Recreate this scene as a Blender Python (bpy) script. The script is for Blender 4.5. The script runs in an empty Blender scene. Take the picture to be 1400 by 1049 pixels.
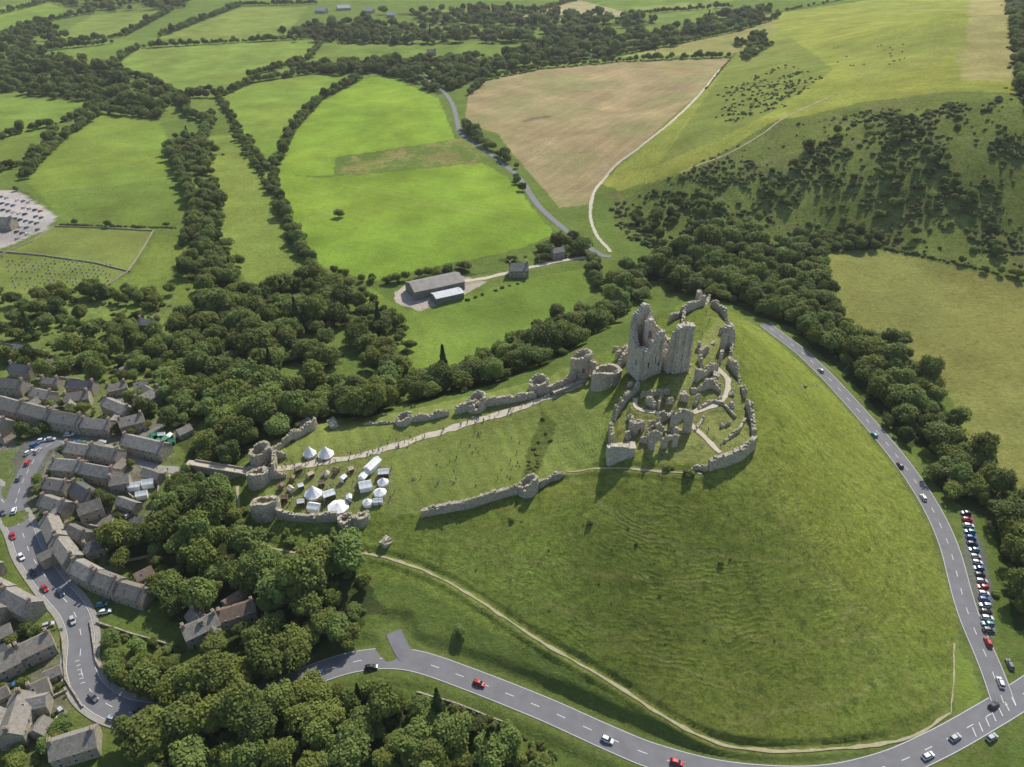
import bpy, math, random
import numpy as np
from mathutils import Vector, Matrix
random.seed(7); rng=np.random.default_rng(7)
S=bpy.context.scene
COL=S.collection
R=math.radians
# ------------------------------------------------------------ camera
FPX=1020.0; PITCH=R(33); CAMZ=220.0
cd=bpy.data.cameras.new("camera"); cam=bpy.data.objects.new("camera",cd); COL.objects.link(cam)
cam.location=(0,0,CAMZ); cam.rotation_euler=(R(90)-PITCH,0,0)
cd.sensor_fit='HORIZONTAL'; cd.sensor_width=36; cd.lens=36*FPX/1400; cd.clip_start=1; cd.clip_end=20000
S.camera=cam
sP,cP=math.sin(PITCH),math.cos(PITCH)
def rays(u,v):
    a=(np.asarray(u,float)-700)/FPX; b=(np.asarray(v,float)-524.5)/FPX
    return a, cP-b*sP, -(sP+b*cP)
def on_plane(u,v,z):
    dx,dy,dz=rays(u,v); t=(z-CAMZ)/dz
    return dx*t,dy*t
# ------------------------------------------------------------ noise
def vn(x,y,seed=0):
    ix=np.floor(x); iy=np.floor(y); fx=x-ix; fy=y-iy
    fx=fx*fx*(3-2*fx); fy=fy*fy*(3-2*fy)
    def h(a,b):
        s=np.sin(a*127.1+b*311.7+seed*74.7)*43758.5453
        return s-np.floor(s)
    return (h(ix,iy)*(1-fx)+h(ix+1,iy)*fx)*(1-fy)+(h(ix,iy+1)*(1-fx)+h(ix+1,iy+1)*fx)*fy
def fbm(x,y,seed=0,o=4):
    s=0;a=.5;t=0
    for k in range(o):
        s=s+a*vn(x*2**k,y*2**k,seed+k); t+=a; a*=.5
    return s/t
# ------------------------------------------------------------ survey heights (u,v,z) and world (x,y,z)
SV=[(850,630,42),(910,640,44),(970,645,45),(1030,612,46),(1025,560,47),(1005,510,49),(1000,470,51),(985,430,51),(955,412,51),(925,430,52),
(900,520,52),(930,525,52),(870,530,48),(845,570,45),(920,600,46),(980,580,47),
(1066,465,8),(1110,500,6),(1160,555,5),(1210,615,4),(1260,685,3),(1290,750,3),(1305,820,3),(1320,880,2),(1305,960,2),(1240,1010,2),(1100,1028,2),
(950,1012,3),(880,965,5),(800,920,7),(740,880,8),(640,815,10),(560,775,11),(480,760,11),
(740,960,1),(640,925,2),(540,893,3),(840,1005,1),(940,1040,1),(1360,950,1.5),
(345,640,16),(420,635,19),(500,615,22),(600,590,26),(700,560,30),(780,530,34),(470,690,17),(570,690,20),(650,640,24),(700,640,26),(720,580,29),
(748,600,26),(735,640,25),(620,557,27),(700,540,31),(735,530,33),(800,500,36),(830,520,40),(770,648,27),(590,705,20),(710,675,25),
(550,570,25),(430,585,20),(380,610,18),(285,665,8),(230,640,12),(350,715,13),(470,720,15),(400,765,8),(330,780,5),
(100,600,10),(0,560,10),(30,700,7),(100,820,5),(120,950,3),(250,960,2),(200,760,6),(300,850,4),(450,830,6),
(300,1040,0),(100,1040,2),(600,1040,0),(450,915,2),
(300,500,3),(500,480,2),(590,400,5),(400,350,3),(600,300,8),(700,300,10),(550,180,12),(300,200,3),(100,250,8),(20,300,10),(50,380,8),(0,450,10),
(700,130,15),(850,150,15),(800,270,8),(820,340,5),(640,480,2),(730,430,4),
(0,100,5),(300,80,8),(600,60,10),(850,50,18),(100,10,10),(500,10,10),(900,5,20),
(1130,360,10),(1400,400,12),(1200,450,6),(1350,560,5),(1400,700,4),(1330,660,4),(1400,1049,1),(1400,930,2),
(1250,140,80),(1300,20,105),(1060,165,60),(1400,140,92),(1000,85,30),(830,245,9),(940,235,34),(1130,330,10),(1200,342,14),(1390,330,26),
(1230,250,46),(1080,260,32),(1000,290,16),(860,300,6),(1330,220,62),(1150,70,66),(1060,60,42)]
WV=[(60,405,6),(120,410,6),(20,375,7),(-30,330,10),(-70,315,5),(160,400,7),(70,375,18),(-600,300,8),(-400,100,6),(0,-250,0),(400,0,3),(600,300,14),
(-300,-200,2),(300,-200,2),(900,650,80),(1300,900,70),(-1500,1000,8),(-1200,2500,10),(0,3500,12),(1500,2500,60),(3000,3000,30),(-3000,3000,10),
(0,7000,10),(-3500,0,5),(3500,0,10),(700,450,30),(0,50,0),(150,60,1),(-150,80,1)]
px=[];pz=[]
for u,v,z in SV:
    x,y=on_plane(u,v,z); px.append((float(x),float(y))); pz.append(z)
for x,y,z in WV: px.append((x,y)); pz.append(z)
px=np.array(px);pz=np.array(pz,float)
n=len(px); C0=11.0
def ph(r2): return -np.sqrt(r2+C0*C0)
D=((px[:,None]-px[None])**2).sum(2)
A=np.zeros((n+1,n+1)); A[:n,:n]=ph(D)+2.0*np.eye(n); A[:n,n]=1; A[n,:n]=1
w=np.linalg.solve(A,np.append(pz,0))
def axis(lo,hi,step,left,right,rl,rr):
    mid=list(np.arange(lo,hi,step)); a=[];s=step;x=lo
    while x>left: s*=rl; x-=s; a.append(x)
    b=[];s=step;x=mid[-1]
    while x<right: s*=rr; x+=s; b.append(x)
    return np.array(a[::-1]+mid+b)
GX=axis(-230,250,.8,-4000,4000,1.014,1.014)
GY=axis(95,420,.7,-500,8000,1.05,1.0098)
nx,ny=len(GX),len(GY)
X,Y=np.meshgrid(GX,GY)
Hh=np.full(X.shape,w[n])
for k in range(n): Hh+=w[k]*ph((X-px[k,0])**2+(Y-px[k,1])**2)
Hh+= (fbm(X/90,Y/90,3,3)-.5)*3*np.clip((Y-420)/200,0,1)
r0=np.array(on_plane(1032,625,45.5)); r1=np.array(on_plane(1262,905,7)); dr_=r1-r0; Lr=np.hypot(*dr_); dr_/=Lr
s_=(X-r0[0])*dr_[0]+(Y-r0[1])*dr_[1]; l_=(X-r0[0])*(-dr_[1])+(Y-r0[1])*dr_[0]
Hh+=1.5*(.5+.5*np.cos(np.pi*np.clip(np.abs(l_)/30,0,1)))*np.clip(np.sin(np.pi*np.clip(s_/Lr,0,1)),0,1)**.6
def HF(x,y,G=None):
    G=Hh if G is None else G
    x=np.asarray(x,float);y=np.asarray(y,float)
    i=np.clip(np.searchsorted(GX,x)-1,0,nx-2); j=np.clip(np.searchsorted(GY,y)-1,0,ny-2)
    fx=np.clip((x-GX[i])/(GX[i+1]-GX[i]),0,1); fy=np.clip((y-GY[j])/(GY[j+1]-GY[j]),0,1)
    return (G[j,i]*(1-fx)+G[j,i+1]*fx)*(1-fy)+(G[j+1,i]*(1-fx)+G[j+1,i+1]*fx)*fy
TT=np.geomspace(110,7000,1500)
def P(u,v):
    u=np.atleast_1d(np.asarray(u,float)); v=np.atleast_1d(np.asarray(v,float))
    dx,dy,dz=rays(u,v)
    xx=dx[:,None]*TT; yy=dy[:,None]*TT; zz=CAMZ+dz[:,None]*TT
    d=zz-HF(xx,yy)
    k=np.argmax(d<0,axis=1); k=np.where(k==0,len(TT)-1,k); r=np.arange(len(u))
    d0=d[r,k-1]; d1=d[r,k]; f=np.clip(d0/(d0-d1+1e-9),0,1)
    t=TT[k-1]+(TT[k]-TT[k-1])*f
    return np.stack([dx*t,dy*t],1)
def densify(pts,step=14,closed=False):
    out=[];m=len(pts)
    for i in range(m if closed else m-1):
        a=pts[i];b=pts[(i+1)%m]; L=math.hypot(b[0]-a[0],b[1]-a[1]); k=max(1,int(L/step))
        for j in range(k): out.append((a[0]+(b[0]-a[0])*j/k,a[1]+(b[1]-a[1])*j/k))
    if not closed: out.append(pts[-1])
    return out
def W(pts,closed=False,dens=True):
    p=densify(pts,14,closed) if dens else pts
    return P([a[0] for a in p],[a[1] for a in p])
def catmull(pts,k=8):
    pts=[np.array(p,float) for p in pts]; q=[2*pts[0]-pts[1]]+pts+[2*pts[-1]-pts[-2]]; out=[]
    for i in range(1,len(q)-2):
        p0,p1,p2,p3=q[i-1:i+3]
        for j in range(k):
            t=j/k; out.append(.5*((2*p1)+(-p0+p2)*t+(2*p0-5*p1+4*p2-p3)*t*t+(-p0+3*p1-3*p2+p3)*t**3))
    out.append(q[-2]); return np.array(out)
def resample(p,step):
    p=np.asarray(p,float); d=np.hypot(*(p[1:]-p[:-1]).T); s=np.concatenate([[0],np.cumsum(d)]); m=max(2,int(s[-1]/step)+1)
    q=np.linspace(0,s[-1],m); return np.stack([np.interp(q,s,p[:,0]),np.interp(q,s,p[:,1])],1)
def smooth(a,k):
    if len(a)<5: return a
    k=min(k,len(a)//2); ker=np.ones(2*k+1)/(2*k+1); return np.convolve(np.pad(a,k,mode='edge'),ker,'valid')
# ------------------------------------------------------------ materials
def newmat(name):
    m=bpy.data.materials.new(name); m.use_nodes=True; nt=m.node_tree; b=nt.nodes["Principled BSDF"]; return m,nt,b
def N(nt,t,**k):
    nd=nt.nodes.new(t)
    for a,v in k.items(): setattr(nd,a,v)
    return nd
def noise(nt,src,scale,detail=4,rough=.55):
    nd=N(nt,'ShaderNodeTexNoise'); nd.inputs['Scale'].default_value=scale; nd.inputs['Detail'].default_value=detail; nd.inputs['Roughness'].default_value=rough
    nt.links.new(src,nd.inputs['Vector']); return nd.outputs['Fac']
def mr(nt,src,a,b,c,d):
    nd=N(nt,'ShaderNodeMapRange'); 
    for i,v in enumerate((a,b,c,d)): nd.inputs[1+i].default_value=v
    nt.links.new(src,nd.inputs[0]); return nd.outputs[0]
def mth(nt,op,a,b):
    nd=N(nt,'ShaderNodeMath',operation=op)
    for i,s in enumerate((a,b)):
        if isinstance(s,(int,float)): nd.inputs[i].default_value=s
        else: nt.links.new(s,nd.inputs[i])
    return nd.outputs[0]
def mixc(nt,f,a,b):
    nd=N(nt,'ShaderNodeMix',data_type='RGBA')
    for s,i in ((f,0),(a,6),(b,7)):
        if isinstance(s,(int,float)): nd.inputs[i].default_value=s
        elif isinstance(s,tuple): nd.inputs[i].default_value=(*s,1)
        else: nt.links.new(s,nd.inputs[i])
    return nd.outputs[2]
def scale(nt,c,f):
    nd=N(nt,'ShaderNodeVectorMath',operation='SCALE')
    if isinstance(c,tuple): nd.inputs[0].default_value=c
    else: nt.links.new(c,nd.inputs[0])
    nt.links.new(f,nd.inputs['Scale']); return nd.outputs[0]
def bump(nt,b,h,strength,dist):
    nd=N(nt,'ShaderNodeBump'); nd.inputs['Strength'].default_value=strength; nd.inputs['Distance'].default_value=dist
    nt.links.new(h,nd.inputs['Height']); nt.links.new(nd.outputs[0],b.inputs['Normal'])
def pos(nt): return N(nt,'ShaderNodeNewGeometry').outputs['Position']
def objc(nt): return N(nt,'ShaderNodeTexCoord').outputs['Object']
def simple(name,c1,c2=None,sc=1.0,rough=.9,bmp=0,world=True,rand=0,metal=0,spec=.3):
    m,nt,b=newmat(name); src=pos(nt) if world else objc(nt)
    c2=c2 or tuple(x*.75 for x in c1)
    f=mr(nt,noise(nt,src,sc,5),.3,.7,0,1); c=mixc(nt,f,c1,c2)
    if rand:
        oi=N(nt,'ShaderNodeObjectInfo'); c=scale(nt,c,mr(nt,oi.outputs['Random'],0,1,1-rand,1+rand))
    nt.links.new(c,b.inputs['Base Color']); b.inputs['Roughness'].default_value=rough; b.inputs['Metallic'].default_value=metal
    b.inputs['Specular IOR Level'].default_value=spec
    if bmp: bump(nt,b,noise(nt,src,sc*3,4),.6,bmp)
    return m
def stonemat(name,ca,cb,cc,moss=.75):
    m,nt,b=newmat(name); p=pos(nt)
    f=mr(nt,noise(nt,p,.3,6,.65),.35,.68,0,1); c=mixc(nt,f,ca,cb)
    f2=mr(nt,noise(nt,p,1.1,7,.75),.47,.66,0,.9); c=mixc(nt,f2,c,cc)
    vo=N(nt,'ShaderNodeTexVoronoi'); vo.inputs['Scale'].default_value=1.7; mp=N(nt,'ShaderNodeMapping'); mp.inputs['Scale'].default_value=(1,1,1.8)
    nt.links.new(p,mp.inputs[0]); nt.links.new(mp.outputs[0],vo.inputs['Vector'])
    c=scale(nt,c,mr(nt,vo.outputs['Color'],0,1,.75,1.2))
    g=N(nt,'ShaderNodeNewGeometry'); sx=N(nt,'ShaderNodeSeparateXYZ'); nt.links.new(g.outputs['Normal'],sx.inputs[0])
    up=mth(nt,'MULTIPLY',mr(nt,sx.outputs[2],.55,.85,0,1),mr(nt,noise(nt,p,.4,3),.48,.58,0,moss))
    c=mixc(nt,up,c,(.17,.20,.065))
    nt.links.new(c,b.inputs['Base Color']); b.inputs['Roughness'].default_value=.95; b.inputs['Specular IOR Level'].default_value=.1
    bump(nt,b,mth(nt,'ADD',noise(nt,p,2.5,5,.7),vo.outputs['Distance']),.7,.25)
    return m
M_stone=stonemat("castle_stone",(.55,.49,.395),(.42,.375,.305),(.23,.20,.165))
M_stonep=stonemat("pale_keep_stone",(.60,.54,.445),(.48,.435,.365),(.27,.24,.205),.2)
M_hstone=stonemat("house_stone",(.44,.385,.295),(.36,.32,.255),(.24,.21,.17),.2)
M_asph=simple("asphalt",(.185,.185,.195),(.15,.15,.158),.25,.85)
M_pave=simple("pavement",(.34,.32,.28),(.25,.24,.215),.8,.9)
M_path=simple("chalk_path",(.42,.36,.24),(.28,.27,.14),.7,.95)
M_track=simple("gravel_track",(.54,.48,.39),(.42,.375,.28),.5,.95)
M_paint=simple("road_paint",(.75,.75,.73),(.55,.55,.53),2,.7)
def roofmat(name,c1,c2,c3,rows=2.2):
    m,nt,b=newmat(name); o=objc(nt)
    br=N(nt,'ShaderNodeTexBrick'); br.inputs['Scale'].default_value=rows; br.inputs['Color1'].default_value=(*c1,1); br.inputs['Color2'].default_value=(*c2,1)
    br.inputs['Mortar'].default_value=(c2[0]*.5,c2[1]*.5,c2[2]*.5,1); br.inputs['Mortar Size'].default_value=.03
    sx=N(nt,'ShaderNodeSeparateXYZ'); nt.links.new(o,sx.inputs[0]); cx=N(nt,'ShaderNodeCombineXYZ')
    nt.links.new(sx.outputs[0],cx.inputs[0]); nt.links.new(mth(nt,'MULTIPLY',sx.outputs[2],1.6),cx.inputs[1]); nt.links.new(cx.outputs[0],br.inputs['Vector'])
    c=scale(nt,br.outputs['Color'],mr(nt,noise(nt,pos(nt),.8,6,.7),.3,.7,.55,1.4))
    oi=N(nt,'ShaderNodeObjectInfo'); c=scale(nt,c,mr(nt,oi.outputs['Random'],0,1,.7,1.35))
    r2=mth(nt,'FRACT',mth(nt,'MULTIPLY',oi.outputs['Random'],13.7),0)
    c=mixc(nt,mth(nt,'MULTIPLY',r2,.5),c,c3)
    c=mixc(nt,mr(nt,noise(nt,pos(nt),.5,4),.56,.74,0,.5),c,(.17,.17,.10))
    nt.links.new(c,b.inputs['Base Color']); b.inputs['Roughness'].default_value=.85; b.inputs['Specular IOR Level'].default_value=.2
    bump(nt,b,br.outputs['Fac'],.5,-.05); return m
M_roof=roofmat("stone_slate",(.325,.305,.275),(.235,.222,.20),(.28,.24,.19))
M_roofd=roofmat("dark_slate",(.18,.185,.195),(.135,.14,.148),(.14,.145,.15))
M_roofb=roofmat("clay_tile",(.29,.20,.15),(.21,.155,.12),(.22,.17,.13))
M_sheet=simple("barn_sheeting",(.25,.23,.21),(.17,.16,.145),.3,.6)
M_sheetw=simple("pale_sheeting",(.55,.58,.6),(.42,.44,.46),.4,.5)
M_white=simple("white_canvas",(.82,.82,.80),(.74,.74,.72),.8,.8,rand=.06)
M_cream=simple("cream_canvas",(.62,.52,.38),(.52,.43,.3),.8,.85)
M_brown=simple("brown_canvas",(.28,.19,.12),(.20,.14,.09),.8,.85)
M_green=simple("green_canvas",(.06,.30,.17),(.05,.24,.14),.8,.8)
M_frame=simple("window_frame",(.7,.69,.65),(.6,.6,.57),2,.6)
M_wood=simple("timber",(.2,.14,.09),(.12,.09,.06),2,.8)
M_door=simple("door_paint",(.10,.13,.12),(.07,.09,.09),2,.5)
M_glass,ntg,bg=newmat("window_glass"); bg.inputs['Base Color'].default_value=(.03,.035,.045,1); bg.inputs['Roughness'].default_value=.12
M_tyre=simple("tyre_rubber",(.025,.025,.025),(.02,.02,.02),5,.8)
M_brick=simple("chimney_brick",(.36,.28,.21),(.27,.21,.16),2,.9)
M_grave=simple("gravestone",(.5,.49,.45),(.34,.34,.3),1.2,.9,rand=.3)
M_bark=simple("bark",(.09,.07,.05),(.05,.04,.03),3,.95)
M_hide=simple("cattle_hide",(.05,.03,.02),(.03,.02,.015),1,.9)
def leafmat(name,c1,c2,rnd=.42,tr=.32,warm=.7):
    m,nt,b=newmat(name)
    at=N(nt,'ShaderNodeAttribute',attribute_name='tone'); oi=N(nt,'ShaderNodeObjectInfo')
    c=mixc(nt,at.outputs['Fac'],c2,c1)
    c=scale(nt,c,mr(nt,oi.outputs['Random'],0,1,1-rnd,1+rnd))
    r2=mth(nt,'FRACT',mth(nt,'MULTIPLY',oi.outputs['Random'],17.3),0)
    c=mixc(nt,mth(nt,'MULTIPLY',r2,warm),c,(c1[0]*1.3,c1[1]*1.1,c1[2]*.75))
    r3=mth(nt,'GREATER_THAN',mth(nt,'FRACT',mth(nt,'MULTIPLY',oi.outputs['Random'],41.9),0),.82)
    c=mixc(nt,mth(nt,'MULTIPLY',r3,.5),c,(c1[0]*1.3,c1[1]*1.45,c1[2]*1.5))
    c=scale(nt,c,mr(nt,noise(nt,pos(nt),.03,3),.3,.7,.75,1.25))
    nt.links.new(c,b.inputs['Base Color']); b.inputs['Roughness'].default_value=.7; b.inputs['Specular IOR Level'].default_value=.2
    t=N(nt,'ShaderNodeBsdfTranslucent'); nt.links.new(c,t.inputs[0]); mx=N(nt,'ShaderNodeMixShader'); mx.inputs[0].default_value=tr
    nt.links.new(b.outputs[0],mx.inputs[1]); nt.links.new(t.outputs[0],mx.inputs[2])
    nt.links.new(mx.outputs[0],nt.nodes['Material Output'].inputs[0]); return m
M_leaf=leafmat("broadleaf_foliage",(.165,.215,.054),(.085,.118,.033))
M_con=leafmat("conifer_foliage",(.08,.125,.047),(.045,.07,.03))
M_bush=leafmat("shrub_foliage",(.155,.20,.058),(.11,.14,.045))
# ------------------------------------------------------------ mesh helpers
def mesh(name,v,f,mats=(),fm=None,smooth_=False):
    me=bpy.data.meshes.new(name); me.from_pydata([tuple(map(float,a)) for a in v],[],f)
    for m in mats: me.materials.append(m)
    if fm is not None: me.polygons.foreach_set('material_index',fm)
    if smooth_: me.polygons.foreach_set('use_smooth',[True]*len(me.polygons))
    me.update(); return me
def obj(name,me,parent=None,loc=None,rot=None,scl=None):
    o=bpy.data.objects.new(name,me); COL.objects.link(o)
    if parent: o.parent=parent
    if loc is not None: o.location=loc
    if rot is not None: o.rotation_euler=rot
    if scl is not None: o.scale=scl if hasattr(scl,'__len__') else (scl,)*3
    return o
def top(o,label,cat,group=None):
    o["label"]=label; o["category"]=cat
    if group: o["group"]=group
    return o
def box(v,f,x0,x1,y0,y1,z0,z1):
    b=len(v); v+=[(x0,y0,z0),(x1,y0,z0),(x1,y1,z0),(x0,y1,z0),(x0,y0,z1),(x1,y0,z1),(x1,y1,z1),(x0,y1,z1)]
    f+=[(b,b+3,b+2,b+1),(b+4,b+5,b+6,b+7),(b,b+1,b+5,b+4),(b+1,b+2,b+6,b+5),(b+2,b+3,b+7,b+6),(b+3,b,b+4,b+7)]
def cyl(v,f,cx,cy,z0,z1,r0,r1,n=10,cap=True,ax='z'):
    b=len(v)
    for z,r in ((z0,r0),(z1,r1)):
        for i in range(n):
            a=2*math.pi*i/n; p=(cx+r*math.cos(a),cy+r*math.sin(a),z)
            v.append(p if ax=='z' else (p[0],z,p[1]))
    for i in range(n): f.append((b+i,b+(i+1)%n,b+n+(i+1)%n,b+n+i))
    if cap: f.append(tuple(range(b+n,b+2*n))); f.append(tuple(range(b+n-1,b-1,-1)))
# ------------------------------------------------------------ roads
ROADS=[
("main_road",8.8,M_asph,[(-60,640),(-20,665),(8,690),(28,722),(42,758),(72,801),(100,835),(111,870),(110,912),(127,948),(168,972),(230,978),(300,970),(370,948),(435,920),(495,903),(560,902),(640,928),(740,968),(830,1008),(900,1036),(1000,1060),(1120,1066),(1210,1048),(1280,1018),(1340,985),(1400,948),(1470,900)]),
("hill_road",7.8,M_asph,[(1372,962),(1352,905),(1327,850),(1312,800),(1297,745),(1268,685),(1215,610),(1150,535),(1100,485),(1078,468)]),
("village_road",8.0,M_asph,[(18,702),(27,670),(42,637),(60,612),(92,602)]),
("castle_lane",4.5,M_pave,[(88,604),(140,610),(200,636),(240,643),(266,644)]),
("side_lane",5.6,M_asph,[(566,907),(552,893),(543,876),(538,862)]),
("valley_lane",5.0,M_asph,[(560,95),(600,120),(617,140),(625,165),(630,182),(655,200),(705,238),(735,280),(770,312),(815,345),(835,352)]),
("farm_drive",4.0,M_track,[(800,352),(750,360),(700,372),(655,382),(625,385)]),
("field_track",2.6,M_track,[(985,95),(960,125),(920,165),(880,197),(840,228),(815,258),(807,290),(815,320),(835,345)]),
("bailey_path",3.8,M_track,[(338,643),(380,640),(430,634),(490,624),(540,610),(600,592),(650,576),(700,562),(750,543),(795,522)]),
("hill_path",1.0,M_path,[(1300,975),(1290,980),(1255,1005),(1200,1018),(1100,1027),(1020,1024),(960,1008),(900,975),(850,942),(800,912),(740,878),(690,845),(640,812),(600,790),(560,773),(500,757),(440,756),(380,752),(345,735),(328,705),(325,665)]),
("bank_path",1.0,M_path,[(775,648),(800,643),(850,640),(900,645),(960,648)]),
("down_track",1.6,M_path,[(930,238),(985,215),(1040,185),(1075,160),(1140,130)]),
("ward_path",2.4,M_track,[(985,620),(965,600),(940,570),(985,550),(995,520),(975,500)]),
("ward_path",2.2,M_track,[(940,570),(900,565),(872,560),(868,545)]),
("ridge_path",.6,M_path,[(1300,975),(1303,930),(1304,880)]),
]
roadw=[]
def near_poly(line,rad):
    x0,y0=line.min(0)-rad; x1,y1=line.max(0)+rad
    i0,i1=np.searchsorted(GX,[x0,x1]); j0,j1=np.searchsorted(GY,[y0,y1])
    return slice(j0,j1),slice(i0,i1)
RM=np.zeros(X.shape)
def flatten(line,z,w0,w1):
    BEST=np.full(X.shape,1e9); BZ=np.zeros(X.shape)
    for a in range(0,len(line)-1,16):
        seg=line[a:a+17]; zs=z[a:a+17]
        sl=near_poly(seg,w1); xs=X[sl];ys=Y[sl]
        if xs.size==0: continue
        best=BEST[sl]; bz=BZ[sl]
        for i in range(len(seg)-1):
            d=seg[i+1]-seg[i]; L=(d**2).sum()+1e-9
            t=np.clip(((xs-seg[i,0])*d[0]+(ys-seg[i,1])*d[1])/L,0,1)
            dd=np.hypot(xs-seg[i,0]-t*d[0],ys-seg[i,1]-t*d[1]); m=dd<best
            best[m]=dd[m]; bz[m]=(zs[i]+(zs[i+1]-zs[i])*t)[m]
    m=BEST<w1
    f=np.clip((w1-BEST[m])/(w1-w0),0,1); f=f*f*(3-2*f)
    Hh[m]=Hh[m]*(1-f)+(BZ[m]-.03)*f
    RM[m]=np.maximum(RM[m],np.clip((w1-BEST[m])/(w1-w0)*1.2,0,1))
for nm,wd,mt,pts in ROADS:
    line=resample(catmull(W(pts,dens=False)),1.5)
    if nm=="hill_road":
        d_=line[-1]-line[-10]; d_/=np.hypot(*d_); line=np.vstack([line,[line[-1]+d_*1.5*(k+1)+np.array([.004,.008])*k*k for k in range(14)]])
        line=np.stack([np.concatenate([line[:5,0],smooth(line[:,0],6)[5:-5],line[-5:,0]]),np.concatenate([line[:5,1],smooth(line[:,1],6)[5:-5],line[-5:,1]])],1)
    z=smooth(HF(line[:,0],line[:,1]),10 if wd>3.5 else 3)
    flatten(line,z,wd/2+1.2,wd/2+(6 if wd>3.6 else 2.4))
    roadw.append([nm,wd,mt,line,z])
gy,gx=np.gradient(Hh); gx=gx/np.gradient(GX)[None,:]; gy=gy/np.gradient(GY)[:,None]
SL=np.hypot(gx,gy)
steep=np.clip((SL-.3)/.25,0,1)*(1-RM)*(Y<620)
patchy=.25+.75*np.clip((fbm(X/16,Y/16,51,4)-.40)*5,0,1)
front=np.clip(.55-np.clip(-gx,0,1)*.6+np.clip(gy,0,1)*1.1,.4,1.1)
Hh+=steep*(1.0*(fbm(X/7,Y/7,9,5)-.5)+.35*(vn(X/1.9,Y/1.9,19)-.5))
Hh+=(1-RM)*(fbm(X/5,Y/5,11,4)-.5)*.40*(1-steep)
# ------------------------------------------------------------ ground colours
Cc=np.empty(X.shape+(3,)); Cc[:]=(.13,.185,.043); dry=np.full(X.shape,.5)
NX=(fbm(X/9,Y/9,21,3)-.5)*5; NY=(fbm(X/9,Y/9,31,3)-.5)*5
NXL=(fbm(X/28,Y/28,23,4)-.5)*34; NYL=(fbm(X/28,Y/28,33,4)-.5)*60
def pip(poly,soft=1.0,big=0):
    sl=near_poly(poly,30 if big else 12); xs=X[sl]+NX[sl]*soft; ys=Y[sl]+NY[sl]*soft
    if big: xs=xs+NXL[sl]; ys=ys+NYL[sl]
    ins=np.zeros(xs.shape,bool); m=len(poly)
    for i in range(m):
        x1,y1=poly[i];x2,y2=poly[(i+1)%m]
        if y1==y2: continue
        c=((y1>ys)!=(y2>ys)); 
        ins^=c&(xs<(x2-x1)*(ys-y1)/(y2-y1)+x1)
    return sl,ins
def inpoly(poly,x,y):
    ins=np.zeros(x.shape,bool); m=len(poly)
    for i in range(m):
        x1,y1=poly[i];x2,y2=poly[(i+1)%m]
        if y1==y2: continue
        c=((y1>y)!=(y2>y)); ins^=c&(x<(x2-x1)*(y-y1)/(y2-y1)+x1)
    return ins
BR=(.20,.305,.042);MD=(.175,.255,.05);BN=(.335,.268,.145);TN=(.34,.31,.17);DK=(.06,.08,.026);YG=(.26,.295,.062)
def clump(x,y): return fbm(x/30,y/30,61,4)
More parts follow.
